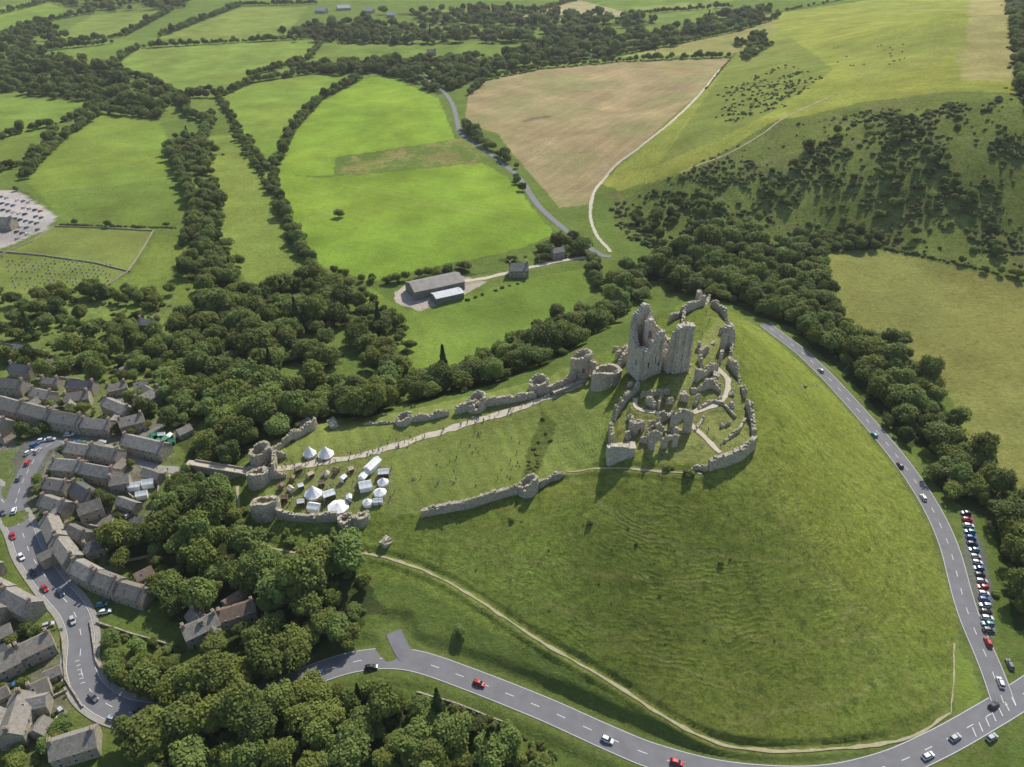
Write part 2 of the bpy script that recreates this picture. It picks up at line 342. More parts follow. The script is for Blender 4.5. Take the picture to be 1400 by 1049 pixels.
FIELDS=[
([(-200,60),(600,30),(1000,-20),(1000,90),(600,110),(0,200),(-200,250)],(.15,.215,.05),.4,0),
([(1050,20),(1400,-30),(1500,0),(1500,125),(1250,135),(1060,165),(940,237),(850,262),(820,250),(890,190),(965,120),(1010,75)],YG,.6,0),
([(1010,70),(1080,50),(1140,95),(1060,150),(985,190),(900,225),(960,140)],(.195,.235,.058),.6,0),
([(1330,-20),(1420,-20),(1400,110),(1310,110)],(.33,.30,.12),.5,7),
([(1150,60),(1300,30),(1330,60),(1250,100),(1160,110)],(.26,.29,.07),.5,0),
([(830,265),(940,237),(1060,168),(1180,140),(1300,125),(1500,130),(1500,400),(1400,383),(1200,340),(1120,345),(1000,345),(850,320)],(.16,.20,.05),.85,5),
([(375,238),(440,243),(540,235),(660,223),(700,247),(757,320),(690,347),(600,362),(510,385),(440,365),(400,300)],BR,.2,1),
([(380,228),(405,180),(440,140),(500,108),(530,103),(600,135),(622,190),(560,200),(460,215),(455,240),(375,240)],BR,.2,0),
([(455,236),(462,222),(500,214),(540,200),(590,196),(640,188),(672,212),(640,226),(580,226),(540,234),(490,238)],(.25,.23,.085),1,8),
([(300,135),(345,115),(420,103),(480,102),(440,130),(405,160),(370,225),(330,180)],(.19,.275,.05),.2,0),
([(640,130),(665,110),(740,95),(850,85),(1000,80),(962,123),(880,195),(832,236),(803,280),(765,284),(705,215),(680,182),(635,170)],BN,.3,2),
([(150,90),(190,68),(300,60),(440,55),(420,80),(340,105),(280,125),(240,132),(205,112)],(.19,.26,.058),.3,0),
([(35,245),(90,190),(140,158),(215,165),(230,190),(225,215),(250,245),(285,255),(240,308),(90,305),(60,270)],(.175,.25,.045),.35,0),
([(60,262),(150,255),(260,240),(285,255),(240,308),(90,305)],(.145,.215,.044),.5,0),
([(-80,130),(130,140),(95,165),(50,180),(-80,195)],MD,.4,0),
([(-80,192),(75,180),(60,215),(0,240),(-80,250)],(.16,.22,.046),.4,0),
([(0,350),(75,310),(210,316),(175,372),(130,402),(-40,400)],(.19,.235,.06),.3,0),
([(100,405),(180,375),(215,318),(300,345),(290,410),(240,440)],(.16,.215,.044),.6,0),
([(285,185),(330,185),(365,240),(380,300),(410,378),(340,388),(290,320),(285,255)],(.195,.255,.055),.5,0),
([(490,385),(560,425),(640,402),(740,377),(818,365),(812,400),(760,440),(700,480),(600,520),(550,525),(545,470),(500,420)],(.165,.25,.046),.3,0),
([(1115,343),(1210,342),(1500,410),(1500,800),(1400,690),(1330,620),(1300,545),(1230,480),(1140,460),(1120,400)],(.24,.25,.072),.5,0),
([(220,52),(330,10),(420,10),(400,38),(300,57)],(.19,.24,.06),.2,0),
([(710,22),(790,0),(870,20),(760,30)],TN,.3,0),
([(850,77),(1000,45),(1062,27),(1060,45),(1000,75)],(.28,.28,.10),.3,0),
([(60,57),(130,20),(230,15),(170,50),(100,60)],(.18,.235,.058),.3,0),
([(-40,20),(50,0),(110,0),(60,30),(-40,50)],MD,.3,0),
([(450,50),(560,30),(640,30),(560,60),(470,65)],(.18,.225,.06),.3,0),
([(860,10),(980,0),(1000,12),(900,25)],(.19,.25,.065),.3,0),
([(600,15),(700,5),(690,22),(620,28)],(.19,.25,.05),.3,0),
([(30,100),(110,85),(150,95),(100,115),(40,110)],(.16,.215,.05),.3,0),
([(345,700),(330,640),(375,600),(430,580),(550,570),(735,525),(830,480),(960,400),(1010,430),(1060,462),(1160,560),(1260,690),(1310,830),(1310,900),(1300,980),(1100,1035),(950,1020),(740,895),(560,800),(400,760)],(.17,.222,.045),.9,9),
([(560,560),(740,520),(800,490),(830,520),(820,640),(770,650),(720,668),(580,700),(460,705),(375,700),(350,650),(375,605),(430,580)],(.225,.275,.07),.35,4),
([(845,560),(900,540),(985,430),(1010,500),(1028,590),(1010,625),(960,635),(880,625),(845,600)],(.23,.26,.082),.8,0),
([(370,648),(450,640),(530,632),(545,690),(460,704),(380,695)],(.225,.255,.085),.55,0),
([(740,560),(760,580),(735,650),(712,655),(722,620)],(.12,.16,.04),.9,0),  # inner ditch: its shade painted into the ground as a darker green
([(1305,980),(1303,880),(1330,910),(1348,945),(1320,975)],(.18,.25,.045),.2,0),
([(0,400),(240,400),(250,480),(210,560),(120,540),(0,520)],(.17,.22,.06),.7,0),
([(0,530),(160,540),(240,560),(240,640),(210,700),(140,820),(60,760),(30,700),(-40,700)],(.24,.23,.19),.6,6),
([(28,608),(50,596),(112,594),(110,612),(70,628),(45,668),(30,700),(8,690),(18,640)],(.17,.168,.165),.1,0),
([(100,500),(180,460),(190,468),(118,510)],(.22,.27,.07),.3,0),
([(110,480),(170,470),(120,500)],(.25,.25,.12),.4,0),([(20,440),(70,430),(80,455),(30,465)],(.2,.27,.06),.3,0),([(140,425),(200,415),(205,440),(150,450)],(.2,.27,.06),.3,0),([(150,500),(200,488),(215,520),(165,530)],(.21,.26,.065),.3,0),
([(145,870),(250,890),(250,960),(170,960),(140,920)],(.16,.21,.05),.5,0),
([(0,840),(70,845),(90,890),(100,960),(90,1049),(-40,1049),(-40,850)],(.21,.21,.14),.6,6),
([(-60,262),(28,260),(78,298),(62,315),(-60,365)],(.40,.38,.35),.2,0),
([(540,400),(560,385),(640,378),(665,385),(640,400),(575,425),(545,418)],(.46,.42,.35),.3,0),
([(1314,700),(1332,707),(1352,790),(1360,870),(1340,868),(1322,800)],(.2,.2,.195),.1,0),
]
for pts,c,d,st in FIELDS:
    poly=W(pts,closed=True); sl,ins=pip(poly,.5 if st==2 else 3.0 if st in(7,8) else 1.0,st==8)
    if st==8: ins=ins&(Cc[sl][...,1]>.24)|ins&(fbm(X[sl]/14,Y[sl]/14,3,3)>.4)
    cc=np.array(c)[None,:]*np.ones((ins.sum(),1)); xs=X[sl][ins];ys=Y[sl][ins]
    v=.74+.52*fbm(xs/38,ys/38,st+41,5)
    cc*=v[:,None]
    yl=np.clip((fbm(xs/60,ys/60,st+91,5)-.43)*3,0,1)[:,None]*.38; cc=cc*(1-yl)+cc*np.array((1.3,1.08,1.1))*yl
    if st in(1,4):
        a=R(62 if st==1 else 20); q=xs*math.cos(a)+ys*math.sin(a)+3*vn(xs/30,ys/30,4); am=(.022 if st==1 else .08)*fbm(xs/20,ys/20,8,2)*2; cc*=(1+am*np.sin(q*2*np.pi/(9 if st==1 else 6.3)))[:,None]
    if st==2:
        a=R(38); q=xs*math.cos(a)-ys*math.sin(a); cc*=(1+.05*np.sin(q*2*np.pi/14)+.05*np.sin(q*2*np.pi/6))[:,None]
        g=np.clip((fbm(xs/60,ys/60,77,5)-.40)*3.2,0,1)[:,None]*.65; cc=cc*(1-g)+np.array((.25,.255,.105))*g
    if st==8:
        k=np.clip((fbm(xs/16,ys/16,17,4)-.44)*7,0,1)[:,None]*.75; cc=cc*(1-k)+np.array((.165,.21,.05))*k
    if st==9: # blend to a lighter, yellower green where the slope faces east
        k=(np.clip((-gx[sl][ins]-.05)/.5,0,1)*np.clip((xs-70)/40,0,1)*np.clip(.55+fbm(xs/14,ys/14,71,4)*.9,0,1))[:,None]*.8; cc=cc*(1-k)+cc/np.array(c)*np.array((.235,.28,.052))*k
    if st==5:
        k=np.clip((clump(xs,ys)-.44)*5,0,1)[:,None]*.5; cc=cc*(1-k)+np.array((.10,.125,.038))*k
        k=np.clip((fbm(xs/22,ys/22,88,4)-.52)*6,0,1)[:,None]*.28; cc=cc*(1-k)+np.array((.16,.135,.08))*k
    if st==6:
        k=np.clip((fbm(xs/9,ys/9,66,3)-.43)*9,0,1)[:,None]*.85; cc=cc*(1-k)+np.array((.14,.19,.048))*k
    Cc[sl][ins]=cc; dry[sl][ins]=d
WOODS=[ # poly, spacing, rmin, rmax, keep, species, gap
([(245,475),(285,405),(340,400),(430,385),(490,420),(535,455),(548,510),(540,560),(500,572),(440,572),(385,600),(330,612),(290,600),(250,570),(225,525)],6.4,2.4,6.6,1,0,.36),
([(0,394),(130,400),(235,402),(250,480),(200,505),(110,520),(0,508)],6.8,2.0,5.4,.68,0,.43),
([(130,510),(220,480),(250,570),(225,590),(170,550)],7,2.2,5,.7,0,.40),
([(225,690),(300,690),(325,735),(385,775),(480,775),(530,835),(526,885),(430,912),(330,935),(250,945),(240,860),(210,800),(150,770),(150,735)],6.4,2.2,6.4,.9,0,.36),
([(215,992),(300,978),(370,958),(435,940),(530,950),(600,980),(680,1015),(740,1045),(790,1075),(190,1075)],6.0,2.2,6.2,1,0,.28),
([(760,450),(820,420),(842,378),(900,355),(1000,322),(1108,345),(1125,400),(1140,450),(1080,447),(1040,435),(1000,415),(900,395),(840,440),(745,500),(690,520),(640,535),(560,552),(560,535),(620,525),(700,490)],6.4,2.2,6.4,.96,0,.34),
([(1088,457),(1140,462),(1190,478),(1245,500),(1290,560),(1310,610),(1370,660),(1420,700),(1420,860),(1385,860),(1370,770),(1345,705),(1300,685),(1250,620),(1190,550),(1150,508)],6.0,2.2,6.4,.97,0,.3),
([(1000,405),(1040,425),(1080,447),(1100,465),(1130,450),(1080,420)],5.5,2.6,5.2,1,0,0),
([(830,285),(870,262),(950,262),(1010,300),(1110,335),(1000,330),(900,350),(850,320)],4.6,1.4,3.0,.7,1,.40),
([(860,300),(950,270),(1110,335),(1000,330),(900,350)],9,2.6,4.6,.6,0,.38),
([(1100,325),(1205,325),(1210,340),(1120,345)],5,2.5,4,.9,0,.3),
([(0,255),(35,262),(55,285),(30,262)],6,2,3,.8,0,0),
([(255,340),(280,250),(300,250),(300,330),(330,385),(290,400),(255,380)],6.6,2.6,5.6,.9,0,.33),
([(225,200),(250,180),(290,200),(285,240),(240,240)],7.5,3,5.5,.85,0,.3),
([(400,95),(520,85),(650,80),(840,55),(850,75),(700,95),(640,115),(600,130),(540,105),(430,100)],9.5,3.2,7.5,.88,0,.35),
([(0,85),(70,75),(150,100),(210,120),(240,140),(200,160),(130,140),(0,130)],10,3.0,7,.75,0,.40),
([(380,45),(500,30),(620,45),(720,40),(880,50),(1000,20),(1060,10),(1050,25),(900,70),(700,60),(560,62),(400,58)],13,4,8,.75,0,.42),
([(0,50),(60,30),(100,60),(30,90),(0,80)],13,4,7,.7,0,.4),
([(60,0),(260,0),(250,12),(120,18)],17,4,8,.75,0,.4),
([(520,20),(700,12),(900,30),(880,40),(600,35)],17,4,8,.75,0,.4),
([(735,335),(800,330),(815,352),(760,360),(735,355)],6,3,5,.9,0,.2),
([(545,385),(600,372),(700,352),(715,358),(640,378),(570,385)],6,2,4,.9,0,.3),
([(990,120),(1070,90),(1140,100),(1060,150),(990,170)],6,1.0,2.2,.5,1,.45),
([(1375,0),(1400,0),(1430,60),(1430,180),(1390,130)],7,2.5,5,.85,0,.3),
([(1000,60),(1040,45),(1060,60),(1020,85)],9,2.5,4.5,.8,0,.4),
([(440,375),(500,400),(560,470),(552,540),(540,470)],6.5,2.6,5,.8,0,.35),
([(232,560),(258,575),(300,612),(340,620),(300,655),(262,635),(240,600)],7,2.5,5,.8,0,.3),
]
HEDGES=[([(378,228),(400,178),(440,135),(495,108)],5,2.2,5),([(300,135),(325,178),(366,232)],4.5,1.8,3.4),([(230,135),(300,133),(345,113),(430,100)],6,2.6,5),
([(372,240),(385,285),(408,335),(436,380)],4.2,2.0,4.6),([(640,178),(665,205),(700,228),(712,240)],4.5,3,5.4),([(700,236),(718,262)],5,2,3.6),
([(35,240),(90,188),(140,155),(215,162),(235,135)],5.5,2.2,5.4),([(85,308),(160,310),(245,312)],4,1.2,2.4),([(0,190),(95,165),(140,140)],6,2,4.4),
([(205,112),(150,92),(190,66),(300,60),(440,52)],7.5,2.2,5.4),([(0,235),(60,215),(75,180)],6,2.2,4.4),([(205,110),(240,132),(290,124)],7,2.5,5),
([(1000,78),(850,84),(740,94),(665,110),(640,130)],6,1.6,4.4),([(1000,78),(965,122)],6,1,2),([(1212,340),(1300,358),(1420,388)],4.5,1.2,2.4),
([(235,200),(250,245),(270,290),(260,330)],4.6,2.6,5.6),([(290,160),(275,200),(285,240)],5.5,2.5,4.8),
([(220,50),(330,8),(430,6)],7,2.5,5.5),([(100,60),(170,50),(235,15)],7,2.5,5.5),([(0,55),(60,30),(130,18)],7,2.5,5.5),([(700,25),(790,0)],8,2.5,5),([(850,75),(1000,45),(1065,25)],7,2.5,5),
([(870,20),(1000,10)],8,2.5,5),([(440,60),(420,82),(340,106)],6,2.5,5),([(545,520),(620,515),(700,478),(765,438)],5,2,4.4),
([(495,400),(540,440),(552,470)],6,1.8,3),([(590,960),(640,975),(700,1003),(760,1030)],3.4,1.0,2.0),([(60,215),(35,245)],6,2,3.8),([(1105,345),(1118,345),(1125,400),(1140,452),(1230,475)],5,2.8,5),
([(150,865),(200,880),(250,892)],4,1,1.8),([(812,360),(815,395)],5,2.5,4.6),([(1060,18),(1130,5),(1200,-10)],10,1.6,3),([(715,385),(640,410)],9,1,1.8),
([(455,375),(520,388),(560,385)],6,1.5,3),([(0,100),(60,70),(150,60)],9,3,6),([(0,20),(60,5),(120,0)],10,3,6),([(240,130),(260,160),(290,170)],6,3,5.4),([(440,100),(470,90),(530,100)],7,3,5.5),
([(20,465),(80,455),(90,430)],3.5,.9,1.6),([(100,512),(190,468)],3.5,.9,1.6),([(0,500),(60,490),(120,505)],4,1,2),([(130,455),(205,440),(215,410)],4,.9,1.8),([(150,530),(215,520),(205,488)],4,.9,1.8),
([(0,950),(20,955),(18,975)],3,.9,1.5),([(52,985),(78,975),(84,1000)],3,.9,1.6),([(0,880),(40,870),(82,860)],3,.7,1.3),([(45,1049),(62,1000),(60,970)],3,.9,1.8),([(320,180),(352,232),(368,262)],7,1.6,3.2)]
woodpolys=[W(w_[0],closed=True) for w_ in WOODS]
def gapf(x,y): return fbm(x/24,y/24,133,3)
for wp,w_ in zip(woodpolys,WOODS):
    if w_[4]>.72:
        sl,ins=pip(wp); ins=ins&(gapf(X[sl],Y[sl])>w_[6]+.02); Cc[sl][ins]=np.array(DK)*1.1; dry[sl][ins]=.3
def worn(pts,wd,amt,colr=(.32,.29,.12)):
    l=resample(catmull(W(pts,dens=False)),1.0)
    for a in range(0,len(l)-1,40):
        seg=l[a:a+42]; sl=near_poly(seg,wd*2); xs=X[sl]+NX[sl]*.15;ys=Y[sl]+NY[sl]*.15
        if xs.size==0: continue
        best=np.full(xs.shape,1e9)
        for q_ in seg: best=np.minimum(best,np.hypot(xs-q_[0],ys-q_[1]))
        f=(np.clip(1.2-best/wd,0,1)*amt)[...,None]; Cc[sl]=Cc[sl]*(1-f)+np.array(colr)*f
for p_ in([(1035,640),(1100,740),(1160,850),(1230,950),(1295,975)],[(1060,640),(1120,760),(1200,880),(1280,960)],[(980,1000),(1050,975),(1150,960),(1200,930)],[(600,720),(700,760),(850,790),(1000,800)],[(1000,480),(1080,560),(1180,680),(1270,830)],[(1020,600),(1060,680),(1080,760)],[(640,740),(760,830),(900,900),(1050,960)],[(780,655),(860,720),(980,760),(1100,770)],[(1130,880),(1170,830),(1210,850)],[(960,850),(1080,880),(1200,870)]): worn(p_,.8,.4)
for p_ in([(1100,150),(1200,170),(1330,150)],[(1010,230),(1120,200),(1250,190),(1390,200)],[(1060,260),(1180,250),(1300,270),(1395,300)],[(900,230),(980,190),(1060,160),(1200,110),(1310,60)],[(440,300),(560,280),(700,290)],[(460,250),(560,270),(740,315)],[(60,262),(150,250),(250,232)],[(400,350),(420,300),(500,270)]): worn(p_,1.5,.34)
for p_ in([(740,250),(800,200),(900,130),(960,90)],[(700,200),(780,150),(880,95)],[(770,275),(850,205),(940,130)],[(760,270),(830,205),(920,130),(985,85)],[(720,225),(790,165),(890,100)],[(680,170),(760,120),(830,90)]): worn(p_,1.3,.35,(.42,.36,.22))
for k in range(5): worn([(60,275+k*6),(150,268+k*7),(250,255+k*9)],1.0,.12,(.12,.17,.04))
worn([(718,166),(728,163),(738,161),(748,160)],6,.75,(.12,.10,.07))
verge=np.clip(RM,0,1)*.3*(Y<520)
Cc=Cc*(1-verge[...,None])+np.array((.2,.22,.07))*verge[...,None]
Cc*=1.08
def cs(g): 
    o=np.ones(g.shape[:2]+(4,),np.float32); o[...,:3]=g; return o
me=bpy.data.meshes.new("ground")
co=np.stack([X,Y,Hh],-1).reshape(-1,3).astype(np.float32)
me.vertices.add(len(co)); me.vertices.foreach_set('co',co.ravel())
idx=np.arange(nx*ny,dtype=np.int32).reshape(ny,nx)
q=np.stack([idx[:-1,:-1],idx[:-1,1:],idx[1:,1:],idx[1:,:-1]],-1).reshape(-1,4)
me.loops.add(q.size); me.loops.foreach_set('vertex_index',q.ravel())
me.polygons.add(len(q)); me.polygons.foreach_set('loop_start',np.arange(0,q.size,4,dtype=np.int32))
me.polygons.foreach_set('use_smooth',np.ones(len(q),bool))
me.update(calc_edges=True)
ca=me.color_attributes.new('Col','FLOAT_COLOR','POINT'); ca.data.foreach_set('color',cs(Cc).ravel())
da=me.attributes.new('dry','FLOAT','POINT'); da.data.foreach_set('value',dry.astype(np.float32).ravel())
da=me.attributes.new('terrace','FLOAT','POINT'); da.data.foreach_set('value',(steep*patchy*front*(Y<420)).astype(np.float32).ravel())
m,nt,b=newmat("grassland"); p=pos(nt)
at=N(nt,'ShaderNodeAttribute',attribute_name='Col'); ad=N(nt,'ShaderNodeAttribute',attribute_name='dry'); ast=N(nt,'ShaderNodeAttribute',attribute_name='terrace')
c=at.outputs['Color']
k1=mr(nt,noise(nt,p,.035,6,.65),.3,.7,.82,1.18)
k2=mr(nt,noise(nt,p,.45,6,.75),.3,.7,0,1); k3=mr(nt,noise(nt,p,1.3,6,.8),.3,.7,0,1)
kk=mth(nt,'SUBTRACT',mth(nt,'ADD',k2,k3),1.0)
amp=mr(nt,ad.outputs['Fac'],0,1,.12,.80)
c=scale(nt,c,mth(nt,'MULTIPLY',k1,mth(nt,'ADD',1.0,mth(nt,'MULTIPLY',kk,amp))))
fy=mth(nt,'MULTIPLY',mr(nt,noise(nt,p,.12,7,.7),.48,.68,0,.42),ad.outputs['Fac'])
c=mixc(nt,fy,c,(.29,.275,.085))
fd=mth(nt,'MULTIPLY',mr(nt,noise(nt,p,.25,8,.8),.52,.62,0,.75),ad.outputs['Fac'])
c=mixc(nt,fd,c,(.08,.12,.028))
sz=N(nt,'ShaderNodeSeparateXYZ'); nt.links.new(p,sz.inputs[0])
wz=mth(nt,'ADD',sz.outputs[2],mth(nt,'ADD',mth(nt,'MULTIPLY',noise(nt,p,.06,3,.6),6.0),mth(nt,'MULTIPLY',noise(nt,p,.45,5,.75),1.8)))
tw=mth(nt,'SINE',mth(nt,'MULTIPLY',wz,2*math.pi/1.0),0)
tmask=mth(nt,'MULTIPLY',ast.outputs['Fac'],mr(nt,noise(nt,p,.14,6,.75),.40,.58,.15,1))
c=scale(nt,c,mth(nt,'ADD',1.0,mth(nt,'MULTIPLY',mth(nt,'MULTIPLY',tw,tmask),.15)))
nt.links.new(c,b.inputs['Base Color']); b.inputs['Roughness'].default_value=1; b.inputs['Specular IOR Level'].default_value=0
hgt=mth(nt,'ADD',mth(nt,'ADD',mth(nt,'MULTIPLY',noise(nt,p,1.4,7,.85),1.3),noise(nt,p,.5,4)),mth(nt,'MULTIPLY',mth(nt,'MULTIPLY',tw,tmask),.24))
bump(nt,b,hgt,.95,.75)
me.materials.append(m)
g=obj("ground",me); g["kind"]="structure"
# ------------------------------------------------------------ road strips
def frame(line):
    t=np.gradient(line,axis=0); t/=np.hypot(t[:,0],t[:,1])[:,None]+1e-9
    return t,np.stack([t[:,1],-t[:,0]],1)
def strip(name,line,z,section,mat,dash=None,rag=0):
    t,nr=frame(line); V=[];Fc=[];k=len(section)
    w1_=(vn(np.arange(len(line))/2.,np.zeros(len(line)),3)-.5)*rag; w2_=(vn(np.arange(len(line))/2.5,np.zeros(len(line)),9)-.5)*rag
    for i in range(len(line)):
        for j,(l,dz) in enumerate(section):
            l2=l+((w1_[i] if l>0 else w2_[i]) if rag else 0)
            V.append((line[i,0]+nr[i,0]*l2,line[i,1]+nr[i,1]*l2,z[i]+dz))
    for i in range(len(line)-1):
        if dash and (i//dash[0])%dash[1]: continue
        for j in range(k-1): Fc.append((i*k+j,i*k+j+1,(i+1)*k+j+1,(i+1)*k+j))
    o=obj(name,mesh(name,V,Fc,[mat])); o["kind"]="structure"; return o
for i,(nm,wd,mt,line,z) in enumerate(roadw):
    h=.08+.012*i; a=wd/2
    strip(nm,line,z,[(-a,h-.25),(-a,h),(0,h+.02),(a,h),(a,h-.25)],mt,rag=(0 if wd>5.5 else .6 if wd<2 else 1.3 if nm=="bailey_path" else .9))
    if nm in("main_road","hill_road"):
        strip("road_marking",line,z,[(-.1,h+.03),(.1,h+.03)],M_paint,dash=(2,3))
        for s in(-1,1): strip("road_marking",line,z,[(s*(a-.35),h+.025),(s*(a-.35)+.15*s,h+.025)][::s],M_paint)
    if nm in("village_road",): strip("road_marking",line,z,[(-.09,h+.035),(.09,h+.035)],M_paint,dash=(2,2))
ml=roadw[0]
ids=np.where(ml[3][:,0]<-115)[0]
for s in(-1,1):
    L=ml[3][ids];z=ml[4][ids]; a=4.4
    sec=[(s*a,-.1),(s*a,.2),(s*(a+1.7),.21),(s*(a+1.7),-.2)]
    strip("pavement",L,z,sec[::s],M_pave)
def patch(name,pts,mat,dz=.16):
    V=[(x,y,float(HF(x,y))+dz) for x,y in pts]; o=obj(name,mesh(name,V,[tuple(range(len(V)))],[mat])); o["kind"]="structure"
for i in range(7):
    c0=P([1330+i*9],[1003-i*7])[0]; d=np.array([.85,.5]); e=np.array([-.2,1.0])
    patch("road_marking",[c0+e*-1.3,c0+e*-1.3+d*.35,c0+e*1.3+d*1.4,c0+e*1.3+d*1.05],M_paint,.22)
for i in range(6):
    c0=P([108+i*1.5],[905+i*6])[0]; patch("road_marking",[c0+(-1.2,-.2),c0+(0,.35),c0+(0,.6),c0+(-1.2,.05)],M_paint,.22)
# ------------------------------------------------------------ ruins
def ruin(name,line,thick,heights,holes=(),closed=False,base=None,cell=.6,rough=.5,batter=0,jit=.07,K=2,sink=1.6,mat=None,seed=None,parent=None,lean=(0,0)):
    rs=np.random.default_rng(seed if seed is not None else rng.integers(1e6))
    line=np.asarray(line,float)
    if closed: line=np.vstack([line,line[:1]])
    line=resample(line,cell); m=len(line)-1
    t,nr=frame(line)
    zb=(HF(line[:,0],line[:,1])-sink) if base is None else np.full(len(line),base-sink)
    if base is None and len(zb)>6: zb=smooth(zb,2)
    hs=np.interp((np.arange(m)+.5)/m,np.linspace(0,1,len(heights)),heights)
    off=rs.uniform(0,99)
    filled=set()
    for k in range(K):
        xs=(np.arange(m)+.5)*cell
        nz=(fbm(xs/2.6+off,xs*0+k*.35,7,3)-.5)*2*rough*2.2+(rs.random(m)-.5)*rough
        for i in range(m):
            hh=hs[i]+nz[i]+sink; nj=int(hh/cell)
            for j in range(nj):
                zz=(j+.5)*cell-sink; xx=xs[i]; ok=True
                for (a,b_,z0,z1) in holes:
                    if a<=xx<=b_ and z0<=zz<=z1:
                        mid=(a+b_)/2; hw=(b_-a)/2+.01; ar=z1-hw*(1-math.sqrt(max(0,1-((xx-mid)/hw)**2)))
                        if zz<=ar: ok=False
                if ok: filled.add((i,j,k))
    V=[];Fc=[];vid={}
    def vert(i,j,k):
        ii=i%m if closed else i
        key=(ii,j,k)
        if key in vid: return vid[key]
        lat=(k/K-.5)*thick; bt=batter*max(0,1-j*cell/8.); lat+= bt*(1 if k==K else -1 if k==0 else 0)
        p=line[ii]+nr[ii]*lat; jj=rs.normal(0,jit,3)
        z=zb[ii]+j*cell; hh=j*cell
        V.append((p[0]+jj[0]+lean[0]*hh,p[1]+jj[1]+lean[1]*hh,z+jj[2]*.9)); vid[key]=len(V)-1; return vid[key]
    def has(i,j,k):
        if closed: i%=m
        return (i,j,k) in filled
    for (i,j,k) in sorted(filled):
        if not has(i,j,k-1): Fc.append((vert(i,j,k),vert(i,j+1,k),vert(i+1,j+1,k),vert(i+1,j,k)))
        if not has(i,j,k+1): Fc.append((vert(i,j,k+1),vert(i+1,j,k+1),vert(i+1,j+1,k+1),vert(i,j+1,k+1)))
        if not has(i-1,j,k): Fc.append((vert(i,j,k),vert(i,j,k+1),vert(i,j+1,k+1),vert(i,j+1,k)))
        if not has(i+1,j,k): Fc.append((vert(i+1,j,k),vert(i+1,j+1,k),vert(i+1,j+1,k+1),vert(i+1,j,k+1)))
        if not has(i,j+1,k): Fc.append((vert(i,j+1,k),vert(i,j+1,k+1),vert(i+1,j+1,k+1),vert(i+1,j+1,k)))
    return obj(name,mesh(name,V,Fc,[mat or M_stone]),parent)
def pw(*pts): return P([a for a,_ in pts],[b for _,b in pts])
def circ(u,v,r,a0=0,a1=360,n=20):
    c=P([u],[v])[0]; c=c+np.array([0,r*.6])
    return [c+r*np.array([math.cos(R(a0+(a1-a0)*i/n)),math.sin(R(a0+(a1-a0)*i/n))]) for i in range(n if a1-a0>=360 else n+1)]
def wall(label,pts,thick,heights,**k):
    return top(ruin("castle_wall",pw(*pts),thick*.75,[h_*.92 for h_ in heights],**k),label,"castle wall","ruined castle walls")
def tower(label,u,v,r,heights,th=1.5,a0=0,a1=360,**k):
    k.setdefault('rough',.45)
    c=circ(u,v,r,a0,a1)
    zs=min(float(HF(q_[0],q_[1])) for q_ in c)
    return top(ruin("castle_tower",c,th*.8,heights,closed=(a1-a0>=360),base=zs,batter=.4,**k),label,"castle tower","ruined castle towers")
wall("long grey ruined curtain wall on grassy bank",[(576,706),(600,701),(640,694),(668,685),(708,674)],2.2,[3.5,4.5,4.2,5,4.6,4.8],holes=[(6,7,2,3.5),(16,17,2,3.5)],rough=.3)
tower("half round wall tower on the grassy slope",722,676,3.4,[7.5,7,4,3,5,8,8],1.3,holes=[(14,15,3,5)],rough=.3)
wall("short stub of curtain wall beside tower",[(736,668),(752,658),(772,648)],2,[4.8,3.5,3.8,1.5])
tower("broad round corner tower with ragged top",362,706,5.0,[6,5,4,5,6,9,9,8.5],1.8,rough=.35)
wall("low curtain wall below the white tents",[(380,708),(405,711),(435,713),(462,711)],1.9,[5.5,4.2,4,4.5,5],holes=[(7,8,2.2,3.5),(15,16,2.2,3.4)],rough=.25)
tower("small collapsed tower stub",472,718,2.4,[4,3,2.5,4],1.3); tower("split tower stub leaning on slope",493,716,2.8,[5,2,3,5,4.5],1.5)
tower("outer gatehouse drum tower beside bridge",353,664,4.0,[7,6,5,6,8,8,7],1.6); tower("outer gatehouse drum tower covered in moss",356,634,4.0,[8,8,6,6,7,8],1.6)
wall("gatehouse passage wall with arch",[(362,655),(392,652)],1.6,[6,4,2]); wall("gatehouse passage wall ragged",[(366,630),(392,624)],1.6,[7,5,3])
wall("gatehouse cross wall with arched doorway",[(376,652),(378,632)],1.6,[7,8,7],holes=[(2.2,5.2,0,4)])
wall("ruined wall climbing from gatehouse, overgrown",[(372,622),(392,606),(408,598),(428,588)],2.2,[5,3,5.5,4,6]); tower("overgrown ruined tower at wall bend",421,589,3.2,[6,5,3,4,7],1.5)
wall("low retaining wall by the bailey grass",[(497,581),(520,580),(545,578)],1.0,[1.3,1.5,1.3],rough=.2)
tower("small ruined wall tower",552,580,3.0,[5.5,4,3,4,5.5],1.4); wall("broken curtain wall segment",[(560,577),(585,574),(614,567)],2,[2,4.5,3,4.5,2.5])
wall("curtain wall on the upper bailey edge",[(622,566),(645,560),(672,554),(705,549),(733,543)],2.1,[3.5,5.5,4,5,3.5,4,3],holes=[(12,13,2,4)]); tower("ruined round tower on bailey edge",651,561,4.0,[7,7,4,4,6,7.5],1.6,holes=[(18,19.5,2,5)])
tower("squat round tower near the inner ditch",737,536,3.8,[6,6,5,4,6,6.5],1.7); wall("wall beside the inner bridge",[(748,539),(768,530),(786,520)],1.8,[4,4.5,5.5])
tower("tall drum tower of inner gatehouse",795,514,4.3,[12,12,10,9,11,13,12.5],1.8,holes=[(20,21,4,6.5),(24,25,7,9)],rough=.3); tower("large leaning drum tower of inner gatehouse",829,528,5.6,[10,10,9,8,12,12,11],2.0,holes=[(27,28.2,4,7),(33,34,6,8)],lean=(.03,-.05),rough=.3)
wall("inner gatehouse arch wall",[(800,508),(816,516)],2.6,[8,9,8],holes=[(1.5,5.2,0,5.5)])
